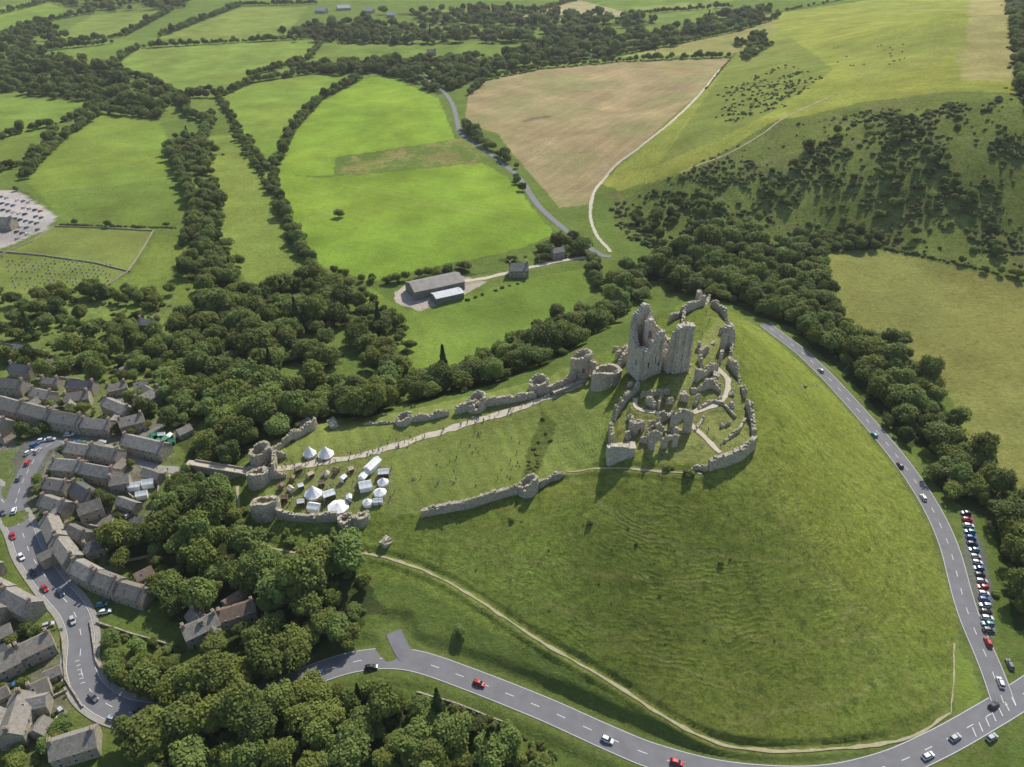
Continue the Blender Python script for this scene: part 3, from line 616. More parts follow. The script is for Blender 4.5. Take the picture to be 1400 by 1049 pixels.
wall("wall climbing from gatehouse to keep",[(846,506),(854,496),(866,482),(878,470)],2.2,[6,7,5,7]); wall("wall fragment above the ditch",[(842,492),(862,478)],2,[4,5,3])
# keep
kb=float(HF(*pw((915,515))[0]))
kroot=bpy.data.objects.new("castle_keep",None); COL.objects.link(kroot)
top(kroot,"towering shattered stone keep with window openings on hilltop","castle keep")
def K_(line,th,hs,holes=(),**k): 
    k.setdefault('mat',M_stonep); k.setdefault('rough',.4); k.setdefault('jit',.09); k.setdefault('batter',.15); k.setdefault('cell',.55)
    return ruin("keep_wall",line,th,[h_*.9 for h_ in hs],holes=[(a*.9,b_*.9,c_*.9,d_*.9) for a,b_,c_,d_ in holes],base=kb,parent=kroot,sink=4,**k)
O=pw((876,520))[0]
ang=R(22); ca_,sa_=math.cos(ang),math.sin(ang)
def kk_(x,y):
    x*=.9;y*=.9; return O+np.array([x*ca_-y*sa_,x*sa_+y*ca_])
K_([kk_(0,0),kk_(9.3,0)],2.4,[13,13.4,13,16.5,17,21,21.5,21.5],[(1.6,2.8,3.5,6.5),(5.0,6.4,5,8.5),(7.6,9.2,12,16.5),(7.6,8.8,3,6)])
K_([kk_(0,0),kk_(0,8),kk_(.5,12)],2.2,[13,14,10,14,17,17],[(3,4.4,3,6)])
K_([kk_(.5,12),kk_(3,15.5),kk_(12.4,17)],2.4,[17,20.5,21,24,25,27.5,27.5,26,21],[(3.2,4.6,7,11),(6,7.4,13,17.5),(9.5,11,8,12),(9.6,11,17,21)])
K_([kk_(12.4,17),kk_(17,17)],2.2,[21,18.5,14,14],[(1.4,2.8,7,11)])
K_([kk_(9.5,.5),kk_(9.5,5.5)],2.2,[21,20,14,9]); K_([kk_(9.5,9),kk_(9.8,16)],2.2,[16,22,25.5],[(2,3.4,4,8)])
K_([kk_(4.6,8),kk_(9.3,7.6)],2.2,[22,24.5,24.5,21],[(1.4,2.8,14,18),(1.4,2.8,6,10)])
K_([kk_(13,-4.2),kk_(21.2,-5.4)],3.2,[24,24.8,24.8,24.5],[(3.9,4.9,16.5,19),(3.9,4.9,7,9.5)],rough=.12,jit=.05,lean=(.018,.025),batter=.05)
K_([kk_(13,-4.2),kk_(13.1,.5)],2.4,[23,17,10,6])
K_([kk_(21,-5.2),kk_(22.2,4),kk_(22.2,12)],2.0,[17,8,5,7,8])
K_([kk_(17,17),kk_(21.5,16),kk_(24,12)],2.2,[14,9,7,5],[(2,3.4,3,7)])
K_([kk_(12.5,3),kk_(18,3)],1.4,[7,9,6,8],[(2,3.4,0,4)]); K_([kk_(12.5,9),kk_(20,9)],1.4,[6,5,9,4],[(3,4.4,0,3.6)])
for s_ in((.6,-1.4),(4.2,-1.4),(8.2,-1.4),(14,-6.1),(17,-6.5),(20,-6.9)):
    a_=kk_(*s_); b2=kk_(s_[0]+1.1,s_[1]-.1); K_([a_,b2],.6,[8,8] if s_[0]<3 else [12,12] if s_[0]<7 else [17,17] if s_[0]<10 else [23.4,23.4],K=1,rough=.08,jit=.03,batter=0)
wall("keep annex wall stepping down slope",[(950,522),(962,515),(980,505)],2,[7,4,5,3]); wall("ruined range wall behind the keep",[(915,440),(930,432),(945,424),(962,418)],2,[4,3,6,4,7])
wall("tall jagged end wall on back edge of ridge",[(952,418),(968,416)],2.4,[8,10,7]); wall("curtain wall along west bailey edge",[(935,430),(933,445),(930,462)],2,[4,3,3])
wall("curtain wall on ridge above steep slope",[(972,420),(986,430),(998,448),(1002,470)],2.0,[4,6,1,5,4],rough=.8); wall("tall shattered tower wall on ridge",[(986,478),(999,472)],3,[9,13,8],holes=[(2,3,4,7)])
wall("perimeter wall above the steep green slope",[(1000,478),(996,500),(1010,520),(1018,545)],1.8,[5,1,5,0,5.5],rough=1.0); wall("broken perimeter wall fragment above slope",[(1021,555),(1027,575),(1030,600)],2,[3,6,2,5],rough=.9)
wall("high front retaining wall of inner ward",[(1030,612),(1012,628),(990,636),(968,642)],2.4,[6,6.5,6,6,5],sink=4,rough=.25)
wall("mid perimeter retaining wall",[(968,642),(945,640)],1.6,[2.5,2,1])
wall("outer wall of inner ward over the bank",[(836,612),(834,590),(842,570)],2.2,[6,7.5,2.5,6.5],holes=[(5,6.4,1,4.5)],rough=.8); wall("broken outer wall fragment over the bank",[(846,563),(855,552),(872,534)],2,[5,7,2,5],rough=.9)
def sq(u,v,w_,d_,a):
    c=P([u],[v])[0]; ca=math.cos(R(a));sa=math.sin(R(a))
    return [c+np.array([x*ca-y*sa,x*sa+y*ca]) for x,y in((-w_/2,0),(w_/2,0),(w_/2,d_),(-w_/2,d_))]
def sqt(label,u,v,w_,d_,a,hs,th=1.8,holes=(),**k):
    c=sq(u,v,w_,d_,a); zs=min(float(HF(q_[0],q_[1])) for q_ in c)
    return top(ruin("castle_tower",c,th,hs,closed=True,base=zs,holes=holes,batter=.2,**k),label,"castle tower","ruined castle towers")
sqt("square stone bastion with sheer buttressed face",849,627,8.5,5.5,-4,[9.5,9.5,8,6,5,8],2.0,rough=.15,mat=M_stonep)
sqt("roofless hall ruin with arched doorways and windows",907,612,9.5,8,3,[9,6,8,3,6,2,9],1.1,holes=[(1.5,3.4,0,4.2),(6.2,8,0,4.2),(3.5,4.6,5,7.5),(13,15,2,6),(23,25,1,5)],rough=.6)
sqt("roofless chamber ruin with tall pierced gable",930,590,7,8,-12,[8,11,3,5,4,10],1.1,holes=[(2.5,4.4,1,5.5),(10,12,1,5),(20,22,2,6)],rough=.6)
sqt("ruined stair turret by the curtain wall",872,592,4,4,10,[6,5,3,6],1.0,holes=[(2,3,0,3)])
wall("broken inner cross wall with doorway",[(886,585),(900,578),(915,572)],1.3,[5,2,6,2],holes=[(4,5.5,0,3)]); wall("low foundation walls in the inner ward",[(955,560),(975,550),(992,556),(1005,572)],1.2,[1.5,2.5,1.2,2],rough=.3)
wall("wall foundations beside worn grass",[(950,590),(962,572)],1.1,[1.4,1.0,1.8],rough=.3); wall("wall foundations near ward edge",[(990,605),(1010,590),(1018,575)],1.3,[1.5,2.2,1.6],rough=.3); wall("rubble wall below the keep",[(875,545),(895,540),(915,538)],1.5,[2,3,1.5])
wall("ruined lodging wall below the keep",[(955,535),(972,530),(985,538)],1.4,[3,5,2]); wall("broken standing wall in west bailey",[(968,480),(955,492),(960,505)],1.4,[3,6,2])
wall("ruined chamber side wall",[(900,560),(903,545)],1.3,[4,2.5]); wall("small wall stump by ward path",[(985,585),(998,580)],1.1,[1.5,2.2])
for u,v,h in[(862,575,3.5),(858,600,4),(880,605,3),(890,555,4.5),(915,552,3.5),(935,548,5),(952,550,4),(978,528,3.5),(1000,560,3.5),(985,492,4.5),(972,508,4.5),(955,478,4),(990,455,4)]:
    a=random.uniform(0,3.1); L=random.uniform(6,13)
    wall("broken masonry fragment standing in castle ward",[(u-L*math.cos(a)*.8,v-L*math.sin(a)*.6),(u+L*math.cos(a)*.8,v+L*math.sin(a)*.6)],random.uniform(1.3,2.0),[h*random.uniform(.5,1),h,h*random.uniform(.3,1)])
def boulder(seed,n=3):
    import bmesh
    bm=bmesh.new(); bmesh.ops.create_cube(bm,size=1.6); bmesh.ops.subdivide_edges(bm,edges=bm.edges[:],cuts=3,use_grid_fill=True)
    r_=np.random.default_rng(seed)
    for v in bm.verts:
        p=v.co; n_=p.normalized(); f=.78+.4*float(fbm(np.array(p.x*1.1+seed*3.1),np.array(p.y*1.1+p.z*1.7),seed,3)); v.co=Vector((p.x*.8+n_.x*.22,p.y*.8+n_.y*.22,p.z*.8+n_.z*.22))*f+Vector(r_.normal(0,.05,3))
    me=bpy.data.meshes.new("fallen_masonry"); bm.to_mesh(me); bm.free(); me.materials.append(M_stone); return me
BM=[boulder(i) for i in range(5)]
BL=[(528,742,3.2),(493,716,2.2),(457,583,3.4),(880,538,1.5),(905,535,1.3),(948,535,1.6),(966,522,1.5),(978,515,1.7),(985,545,1.1),(1000,540,1.3),(940,500,1.6),(862,528,1.6),(935,538,1.1),(860,500,1.5),(842,478,1.5),(975,470,1.2),(1115,527,1.0),(1095,530,.9)]
for _ in range(20): BL.append((random.gauss(932,32),random.gauss(532,22),random.uniform(.35,.7)))
for i,(u,v,s) in enumerate(BL):
    x,y=P([u],[v])[0]; o=obj("fallen_masonry",BM[i%5],None,(x,y,float(HF(x,y))+s*.2),(random.uniform(-.5,.5),random.uniform(-.4,.4),random.uniform(0,6)),(s*random.uniform(.7,1.2),s*random.uniform(.6,1),s*random.uniform(.5,1)))
    top(o,"tumbled block of grey castle masonry on grass","fallen masonry","fallen masonry blocks")
b0,b1=pw((268,647),(342,647)); bz=float(HF(*b1))
broot=bpy.data.objects.new("stone_bridge",None); COL.objects.link(broot); top(broot,"stone arch footbridge crossing the dry ditch to gatehouse","bridge")
bl=float(np.hypot(*(b1-b0))); dn=(b1-b0)/bl; nn=np.array([-dn[1],dn[0]])
ruin("bridge_arches",[b0,b1],4.0,[10]*2,holes=[(bl*.14,bl*.36,-3,7),(bl*.42,bl*.62,-3,7),(bl*.68,bl*.88,-3,7)],base=bz-10,sink=3,rough=0,jit=.03,parent=broot,cell=.7)
def bbox_on(name,a,b_,off,wid,z0,z1,mat,parent):
    V=[]
    for z in(z0,z1):
        for p_,w_ in((a,off-wid/2),(b_,off-wid/2),(b_,off+wid/2),(a,off+wid/2)):
            V.append((p_[0]+nn[0]*w_,p_[1]+nn[1]*w_,z))
    return obj(name,mesh(name,V,[(0,3,2,1),(4,5,6,7),(0,1,5,4),(1,2,6,5),(2,3,7,6),(3,0,4,7)],[mat]),parent)
bbox_on("deck",b0-dn*3,b1+dn*2,0,3.4,bz-.5,bz+.12,M_track,broot)
bbox_on("parapet",b0,b1,1.85,.4,bz-.6,bz+.9,M_hstone,broot); bbox_on("parapet",b0,b1,-1.85,.4,bz-.6,bz+.9,M_hstone,broot)
b0,b1=pw((756,541),(800,520)); dn=(b1-b0)/np.hypot(*(b1-b0)); nn=np.array([-dn[1],dn[0]]); bz=max(float(HF(*b0)),float(HF(*b1)))
br2=bpy.data.objects.new("footbridge",None); COL.objects.link(br2); top(br2,"pale walkway bridge with railings into inner gatehouse","bridge")
bbox_on("deck",b0,b1,0,3.2,bz-.4,bz+.15,M_track,br2)
for o_ in(-1.6,1.6): bbox_on("parapet",b0,b1,o_,.3,bz-.6,bz+1.0,M_hstone,br2)
# ------------------------------------------------------------ houses
def winmesh():
    v=[];f=[]; box(v,f,-.5,.5,-.06,.04,0,1.2); n0=len(f); box(v,f,-.42,-.03,-.075,-.02,.08,1.12); box(v,f,.03,.42,-.075,-.02,.08,1.12)
    return mesh("window",v,f,[M_frame,M_glass],[0]*n0+[1]*(len(f)-n0))
def doormesh():
    v=[];f=[]; box(v,f,-.55,.55,-.06,.04,0,2.15); n0=len(f); box(v,f,-.45,.45,-.09,-.02,.02,2.05); return mesh("door",v,f,[M_frame,M_door],[0]*n0+[1]*(len(f)-n0))
ME_win=winmesh(); ME_door=doormesh()
v=[];f=[]; box(v,f,-.4,.4,-.55,.55,0,.05); n0=len(f); box(v,f,-.33,.33,-.48,.48,.04,.07); ME_sky=mesh("skylight",v,f,[M_frame,M_glass],[0]*n0+[1]*(len(f)-n0))
hcent=[]
def gable(root,hx,hy,eh,pitch,dp,rooft,walls,nm="roof",x0=0,y0=0,rot=0):
    cr,sr=math.cos(rot),math.sin(rot); T_=lambda v_:[(x0+x*cr-y*sr,y0+x*sr+y*cr,z) for x,y,z in v_]
    rh=hy*pitch
    v=[(-hx,-hy,-dp),(hx,-hy,-dp),(hx,hy,-dp),(-hx,hy,-dp),(-hx,-hy,eh),(hx,-hy,eh),(hx,hy,eh),(-hx,hy,eh),(-hx,0,eh+rh),(hx,0,eh+rh)]
    obj("wall",mesh("wall",T_(v),[(0,1,5,4),(2,3,7,6),(1,2,6,9,5),(3,0,4,8,7),(0,3,2,1)],[walls]),root)
    o_=.3;t_=.18; v=[];f=[]; L=2*hx
    ys=[-hy-o_,0,hy+o_]; zz=[eh-o_*pitch,eh+rh,eh-o_*pitch]; ns=max(4,int(L))
    for dz in(.04,.04+t_):
        for a in range(ns+1):
            xx=-hx-.15+(L+.3)*a/ns; sag=-.12*math.sin(math.pi*a/ns)+random.uniform(-.04,.04)
            for y_,z_ in zip(ys,zz): v.append((xx,y_,z_+dz+(sag if y_==0 else 0)))
    nn_=3*(ns+1)
    for a in range(ns):
        for j in(0,1):
            p0=a*3+j; f.append((nn_+p0,nn_+p0+3,nn_+p0+4,nn_+p0+1)); f.append((p0,p0+1,p0+4,p0+3))
        f.append((a*3,a*3+3,nn_+a*3+3,nn_+a*3)); f.append((a*3+2,nn_+a*3+2,nn_+a*3+5,a*3+5))
    for a in(0,ns):
        for j in(0,1): f.append((a*3+j,nn_+a*3+j,nn_+a*3+j+1,a*3+j+1))
    return obj(nm,mesh(nm,T_(v),f,[rooft]),root),rh
def house(L,d,eh,cx,cy,ang,rooft=M_roof,walls=M_hstone,label=None,cat="house",chim=True,pitch=.85,windows=True,group="stone village houses",name="house",wing=False):
    zs=[float(HF(cx+a*math.cos(ang)*L/2-b_*math.sin(ang)*d/2,cy+a*math.sin(ang)*L/2+b_*math.cos(ang)*d/2)) for a in(-1,1) for b_ in(-1,1)]
    z=sum(zs)/4; dp=z-min(zs)+1
    root=bpy.data.objects.new(name,None); COL.objects.link(root); root.location=(cx,cy,z); root.rotation_euler=(0,0,ang)
    top(root,label or "grey stone village house with slate roof and chimneys",cat,group)
    hcent.append((cx,cy,max(L,d)/2)); hx,hy=L/2,d/2; eh=max(eh,2.2)
    rf,rh=gable(root,hx,hy,eh,pitch,dp,rooft,walls)
    if wing:
        ww=random.uniform(2.0,2.6); wl=random.uniform(2.2,3.6); sx=random.choice((-1,1))*(hx-ww-.6); sy=random.choice((-1,1))
        gable(root,wl,ww,eh-random.uniform(.5,1.8),.85,dp,rooft,walls,"roof",sx,sy*(hy+wl-1.2),math.pi/2)
    if chim:
        for sx in((-1,1) if L>9 else (random.choice((-1,1)),)):
            v=[];f=[]; x_=sx*(hx-.75); ch=random.uniform(1.0,1.6); box(v,f,x_-.45,x_+.45,-.7,.7,eh+rh-.9,eh+rh+ch); box(v,f,x_-.52,x_+.52,-.77,.77,eh+rh+ch,eh+rh+ch+.15)
            cyl(v,f,x_,-.3,eh+rh+ch+.15,eh+rh+ch+.55,.16,.13,8); cyl(v,f,x_,.3,eh+rh+ch+.15,eh+rh+ch+.55,.16,.13,8)
            obj("chimney",mesh("chimney",v,f,[M_brick]),rf)
    if windows:
        k=max(2,int(L/3.2)); dr=random.randrange(k)
        if random.random()<.45:
            s=random.choice((-1,1)); yy=hy*.5; obj("skylight",ME_sky,rf,(random.uniform(-hx*.5,hx*.5),s*yy,eh+rh*.5+.22),(-s*math.atan(pitch),0,0))
        for s in(-1,1):
            for i in range(k):
                x_=-hx+L*(i+.5)/k
                for fl in ((0,1) if eh>4.2 else (0,)):
                    if fl==0 and i==dr and s==-1: continue
                    obj("window",ME_win,root,(x_,s*(hy+.02),.9+fl*2.5),(0,0,0 if s<0 else math.pi))
            if s==-1: obj("door",ME_door,root,(-hx+L*(dr+.5)/k,-(hy+.02),0))
    return root
HS=[(2,560,38,571,8,5.5),(39,571,76,581,8,5.8),(78,582,118,588,8,5.2),(120,589,156,592,7,4.8),(0,533,38,538,7,5),(50,546,76,552,7,4.6),(94,556,126,552,7,5),(98,534,133,538,6.5,4.5),
(150,562,180,574,7,5),(190,560,222,547,7,5),(168,592,200,584,7,5),(176,614,230,624,7.5,5),(98,624,132,628,7,5),(133,629,168,634,7,5.4),(82,648,118,650,7.5,5.4),(120,652,160,658,7,4.6),
(70,672,98,676,7,4.8),(108,676,130,690,7,4.4),(66,696,96,706,7,5),(112,710,142,698,7,4.2),(72,722,84,750,7,5),(86,754,106,780,7,5.4),(109,785,136,800,7,4.8),(138,801,167,813,7,5.2),(169,814,204,825,7,4.5),
(98,732,122,744,6,4),(120,760,144,752,6,3.6),(165,690,190,700,5,3),(155,670,180,664,6,4),(188,798,210,786,5,3),(256,880,300,858,7,5),(303,854,350,838,7,4.5),(268,848,282,872,6,4),(310,835,330,820,5,3),
(-22,806,14,824,8,5),(16,826,52,846,8,5),(-20,838,8,852,7,5),(-16,932,30,908,8,5),(32,906,76,884,8,5),(22,1022,38,965,8,5),(46,956,72,944,6,4),(78,1036,138,1018,8,4.5),(-22,780,0,790,7,5),
(-16,612,4,604,7,5),(200,650,222,660,5,3),(20,511,48,516,6,4),(150,541,176,536,6,4),(-12,582,14,592,7,4.5),(245,600,262,592,5,3),(225,573,240,568,5,3),(-8,1010,8,985,7,4.5),(0,876,18,868,6,3),(60,504,76,501,5,3),(165,512,178,506,4,2.5),
(-6,962,14,952,5,3),(54,1010,66,992,5,3),(-4,902,8,894,4,2.6),(66,930,84,922,4,2.6),(140,730,156,722,5,3),(214,702,224,690,4,2.6),(182,722,198,716,4,2.6),(62,528,84,530,5,3.5),(186,536,204,532,5,3.2)]
labs=["grey stone terraced house with mossy slate roof","long stone cottage with brick chimney stacks","stone slate roofed house facing narrow village street","small stone outbuilding behind village gardens"]
for i,(u1,v1,u2,v2,d,eh) in enumerate(HS):
    a,b_=P([u1,u2],[v1,v2]); c=(a+b_)/2; L=float(np.hypot(*(b_-a)))*1.05; L=min(max(L,5),22)
    house(L,d*random.uniform(.9,1.02),eh+random.uniform(-.3,.3),c[0],c[1],math.atan2(b_[1]-a[1],b_[0]-a[0]),rooft=M_roofb if i in(31,33,29) else M_roofd if i in(7,17,26,45,56,60) else M_roof,label=labs[3] if eh<3.5 else labs[i%3],wing=eh>4 and i%3==0,pitch=random.uniform(.78,.92),chim=eh>3.3)
a,b_=P([560,628],[408,392]); c=(a+b_)/2; an=math.atan2(b_[1]-a[1],b_[0]-a[0]); Lb=float(np.hypot(*(b_-a)))
house(Lb,17,5.5,c[0],c[1]+4,an,M_sheet,M_sheet,"large grey corrugated farm barn with shallow roof","barn",False,.36,False,group="farm barns",name="barn")
house(Lb*.55,9,4,c[0]+6*math.cos(an)+8*math.sin(an),c[1]+4-14.2*math.cos(an),an,M_sheetw,M_sheet,"pale roofed lean-to shed beside farm barn","barn",False,.25,False,group="farm barns",name="barn")
for u,v,L,d,l in[(709,376,13,9,"stone farmhouse among trees with steep roof"),(762,352,9,6,"small stone farm cottage beside lane"),(590,76,14,10,"distant red roofed house among trees"),(440,18,26,14,"distant pale farm building"),(470,14,30,14,"distant pale farm building"),(505,18,22,12,"distant pale farm building"),(535,24,18,10,"distant pale farm building"),(10,312,14,9,"stone building beside car park"),(205,452,10,6,"stone cottage between gardens"),(30,480,7,4,"garden shed beside allotment hedge"),(110,470,6,4,"garden shed beside allotment hedge")]:
    x,y=P([u],[v])[0]; house(L,d,5 if L>8 else 2.4,x,y,random.uniform(-.4,.4),M_sheetw if "pale" in l else M_roofb if "red" in l else M_roof,label=l,group="outlying buildings",chim="pale" not in l and L>8,cat="house" if "pale" not in l else "farm building",name="house" if "pale" not in l else "farm_building")
def gwall(pts,h=1.1,th=.5,label="low dry stone garden wall"):
    o=ruin("garden_wall",pw(*pts),th,[h,h],rough=.05,jit=.04,sink=.8,K=1,cell=.9,mat=M_hstone); top(o,label,"stone wall","garden walls")
for pts in [[(132,852),(180,868),(240,885)],[(124,850),(132,905),(150,935)],[(0,350),(45,330),(75,310)],[(75,310),(140,312),(210,316)],[(0,345),(60,350),(130,360),(178,372)],[(210,316),(190,350),(175,372),(130,402)],[(30,512),(110,520)],[(92,505),(190,462)],[(215,680),(222,640)],[(86,870),(90,930),(114,968)],[(570,948),(620,962),(690,990)],[(232,650),(236,690)],[(20,866),(75,856)],[(0,470),(60,480),(90,500)],[(100,480),(150,440)],[(150,650),(190,690)],[(102,715),(150,725)],[(0,968),(22,960),(46,975)],[(60,960),(92,945)],[(70,1000),(100,990)],[(0,925),(14,945)],[(150,735),(200,720),(214,705)],[(160,770),(215,760)]]: gwall(pts)
# ------------------------------------------------------------ cars
def carmesh():
    st=[(-2.1,.35,.62,.74),(-2.0,.28,.88,.82),(-1.2,.24,.95,.86),(-.2,.24,.94,.87),(.9,.24,.92,.87),(1.6,.26,.82,.84),(2.0,.30,.68,.76),(2.12,.36,.55,.66)]
    v=[];f=[]
    for x,z0,z1,w_ in st:
        for y_,z_ in((-w_,z0),(-w_-.03,(z0+z1)/2),(-w_+.05,z1-.04),(-w_*.8,z1),(w_*.8,z1),(w_-.05,z1-.04),(w_+.03,(z0+z1)/2),(w_,z0)): v.append((x,y_,z_))
    for i in range(len(st)-1):
        for j in range(8): f.append((i*8+j,(i+1)*8+j,(i+1)*8+(j+1)%8,i*8+(j+1)%8))
    f.append(tuple(range(8))); f.append(tuple(range(8*len(st)-1,8*len(st)-9,-1)))
    b=len(v)
    rr=[(-1.55,1.34,.58),(-1.2,1.42,.62),(-.2,1.45,.63),(.35,1.38,.60)]
    for x,z_,w_ in rr:
        for y_,dz in((-w_,-.06),(-w_*.8,0),(w_*.8,0),(w_,-.06)): v.append((x,y_,z_+dz))
    for i in range(3):
        for j in range(3): f.append((b+i*4+j,b+i*4+j+1,b+(i+1)*4+j+1,b+(i+1)*4+j))
    body=mesh("body",v,f,[M_white],smooth_=False)
    v=[];f=[]
    lo=[(-2.0,.86,.72),(-1.4,.93,.8),(.3,.93,.8),(1.15,.9,.74)]; hi=[(-1.56,1.30,.57),(-1.2,1.37,.61),(-.2,1.385,.61),(.36,1.33,.59)]
    for (x,z_,w_) in lo: v+=[(x,-w_,z_),(x,w_,z_)]
    for (x,z_,w_) in hi: v+=[(x,-w_,z_),(x,w_,z_)]
    for i in range(3): f+=[(i*2,i*2+2,8+i*2+2,8+i*2),(i*2+1,8+i*2+1,8+i*2+3,i*2+3)]
    f+=[(0,8,9,1),(6,7,15,14)]
    gl=mesh("window",v,f,[M_glass])
    v=[];f=[]; cyl(v,f,0,0,-.1,.1,.32,.32,14,True,'y'); wh=mesh("wheel",v,f,[M_tyre])
    v=[];f=[]; box(v,f,-.04,.05,-.17,.17,-.07,.07); hl=mesh("headlight",v,f,[M_frame])
    return body,gl,wh,hl
CB,CG,CWh,CHl=carmesh()
def paint(name,c):
    m,nt,b=newmat(name); nt.links.new(mixc(nt,mr(nt,noise(nt,objc(nt),3,3),.3,.7,0,1),c,tuple(x*.85 for x in c)),b.inputs['Base Color']); b.inputs['Roughness'].default_value=.3; b.inputs['Coat Weight'].default_value=.5; return m
PT={'red':paint("red_paint",(.5,.02,.02)),'white':paint("white_paint",(.8,.8,.79)),'silver':paint("silver_paint",(.48,.49,.5)),'black':paint("black_paint",(.02,.02,.025)),'blue':paint("blue_paint",(.04,.14,.38)),'grey':paint("grey_paint",(.14,.15,.16)),'teal':paint("teal_paint",(.05,.3,.36)),'dark blue':paint("navy_paint",(.02,.035,.09))}
allroad=np.vstack([r_[3] for r_ in roadw[:5]]); alltan=np.vstack([frame(r_[3])[0] for r_ in roadw[:5]])
def car(x,y,color,ang=None,parts=True,label=None,group="cars on the roads",flip=False):
    d=np.hypot(allroad[:,0]-x,allroad[:,1]-y); k=int(np.argmin(d))
    if ang is None: ang=math.atan2(alltan[k][1],alltan[k][0])
    z=float(HF(x,y))+.13
    if flip: ang+=math.pi
    e=bpy.data.objects.new("car",None); COL.objects.link(e); e.location=(x,y,z); e.rotation_euler=(0,0,ang); s=random.uniform(.94,1.08); e.scale=(s,1,random.uniform(.96,1.15))
    bo=obj("body",CB,e); bo.material_slots[0].link='OBJECT'; bo.material_slots[0].material=PT[color]; obj("window",CG,e)
    if parts:
        for a in(-1.3,1.3):
            for s in(-.8,.8): obj("wheel",CWh,e,(a,s,.32))
        for s in(-.58,.58): obj("headlight",CHl,e,(2.07,s,.6))
    top(e,label or color+" car driving on the tarmac road","car",group)
for u,v,c in[(1122,508,'silver'),(1195,596,'teal'),(1230,638,'black'),(1262,682,'white'),(1350,880,'red'),(1367,935,'white'),(1358,966,'black'),(1355,1010,'silver'),(1305,1010,'silver'),(1268,1035,'white'),(1380,910,'grey'),
 (655,936,'red'),(830,1013,'white'),(925,1044,'red'),(433,922,'blue'),(508,914,'black'),(18,734,'red'),(4,702,'grey'),(30,763,'white'),(45,785,'black'),(62,806,'red'),(83,812,'dark blue'),(85,975,'silver'),(155,985,'silver'),(192,974,'black'),(38,634,'red'),(52,618,'silver'),(26,655,'grey'),(128,955,'grey'),(20,700,'white'),(100,850,'silver')]:
    x,y=P([u],[v])[0]; car(x,y,c)
for u,v,c,a in[(22,880,'white',-.7),(66,856,'silver',.5),(140,828,'teal',.2),(144,838,'white',.3),(303,835,'silver',1.2),(312,828,'grey',1.2),(82,984,'white',1.5),(70,602,'silver',.1),(95,596,'white',.2),(170,632,'grey',-.3),(58,604,'white',.3),(110,606,'blue',.1),(140,606,'silver',0),(85,996,'red',1.4),(56,862,'black',.6),(30,890,'silver',-.7),(48,610,'blue',1.0),(40,620,'white',1.1),(150,716,'white',.3),(176,706,'silver',1.2),(12,940,'blue',.5)]:
    x,y=P([u],[v])[0]; car(x,y,c,a,label=c+" car parked beside village buildings",group="cars parked in the village")
cols=['dark blue','red','white','teal','blue','dark blue','teal','silver','white','blue','black','silver','red','white','blue','silver','black','white','teal','grey']
for i,c in enumerate(cols):
    t=i/19; u=np.interp(t,[0,.3,.6,1],[1320,1330,1342,1351]); v=703+t*160
    x,y=P([u],[v])[0]; car(x,y,c,R(-8)+random.uniform(-.05,.05),label=c+" car parked nose-in along roadside verge",group="cars parked along the roadside",flip=i%3==0)
for r_ in range(7):
    for c_ in range(9):
        u=2+c_*7.5+r_*1.2; v=270+r_*9+c_*1.5
        if u>30+ (v-262)*1.2 or v>345-u*.55 or random.random()<.18: continue
        x,y=P([u],[v])[0]; car(x,y,random.choice(['silver','white','black','grey','blue','dark blue','silver','white','red','black']),R(75)+random.uniform(-.06,.06),parts=False,label="car parked in the busy village car park",group="cars in the car park")
# ------------------------------------------------------------ tents
def rootat(name,u,v,ang=0,dz=0):
    x,y=P([u],[v])[0]; e=bpy.data.objects.new(name,None); COL.objects.link(e); e.location=(x,y,float(HF(x,y))+dz); e.rotation_euler=(0,0,ang); return e
def bell(u,v,r,h,label,mat=M_white):
    e=rootat("bell_tent",u,v,random.uniform(0,3)); top(e,label,"tent","white event tents"); n_=16
    vv=[];f=[]
    prof=[(r*1.04,1.25),(r*.98,1.32),(r*.62,1.5+(h-1.5)*.28),(r*.3,1.5+(h-1.5)*.62),(.05,h)]
    for rr,z in prof:
        for i in range(n_):
            sc=1+(.05 if i%2 else -.02); vv.append((rr*sc*math.cos(2*math.pi*i/n_),rr*sc*math.sin(2*math.pi*i/n_),z))
    for j in range(len(prof)-1):
        for i in range(n_): f.append((j*n_+i,j*n_+(i+1)%n_,(j+1)*n_+(i+1)%n_,(j+1)*n_+i))
    obj("canopy",mesh("canopy",vv,f,[mat]),e)
    vv=[];f=[]; cyl(vv,f,0,0,-.2,1.3,r,r*.97,n_,False); f.pop(3); obj("tent_wall",mesh("tent_wall",vv,f,[mat if mat is M_cream else M_cream if h>5 else mat]),e)
    vv=[];f=[]; cyl(vv,f,0,0,0,h+.3,.06,.05,8); obj("pole",mesh("pole",vv,f,[M_wood]),e)
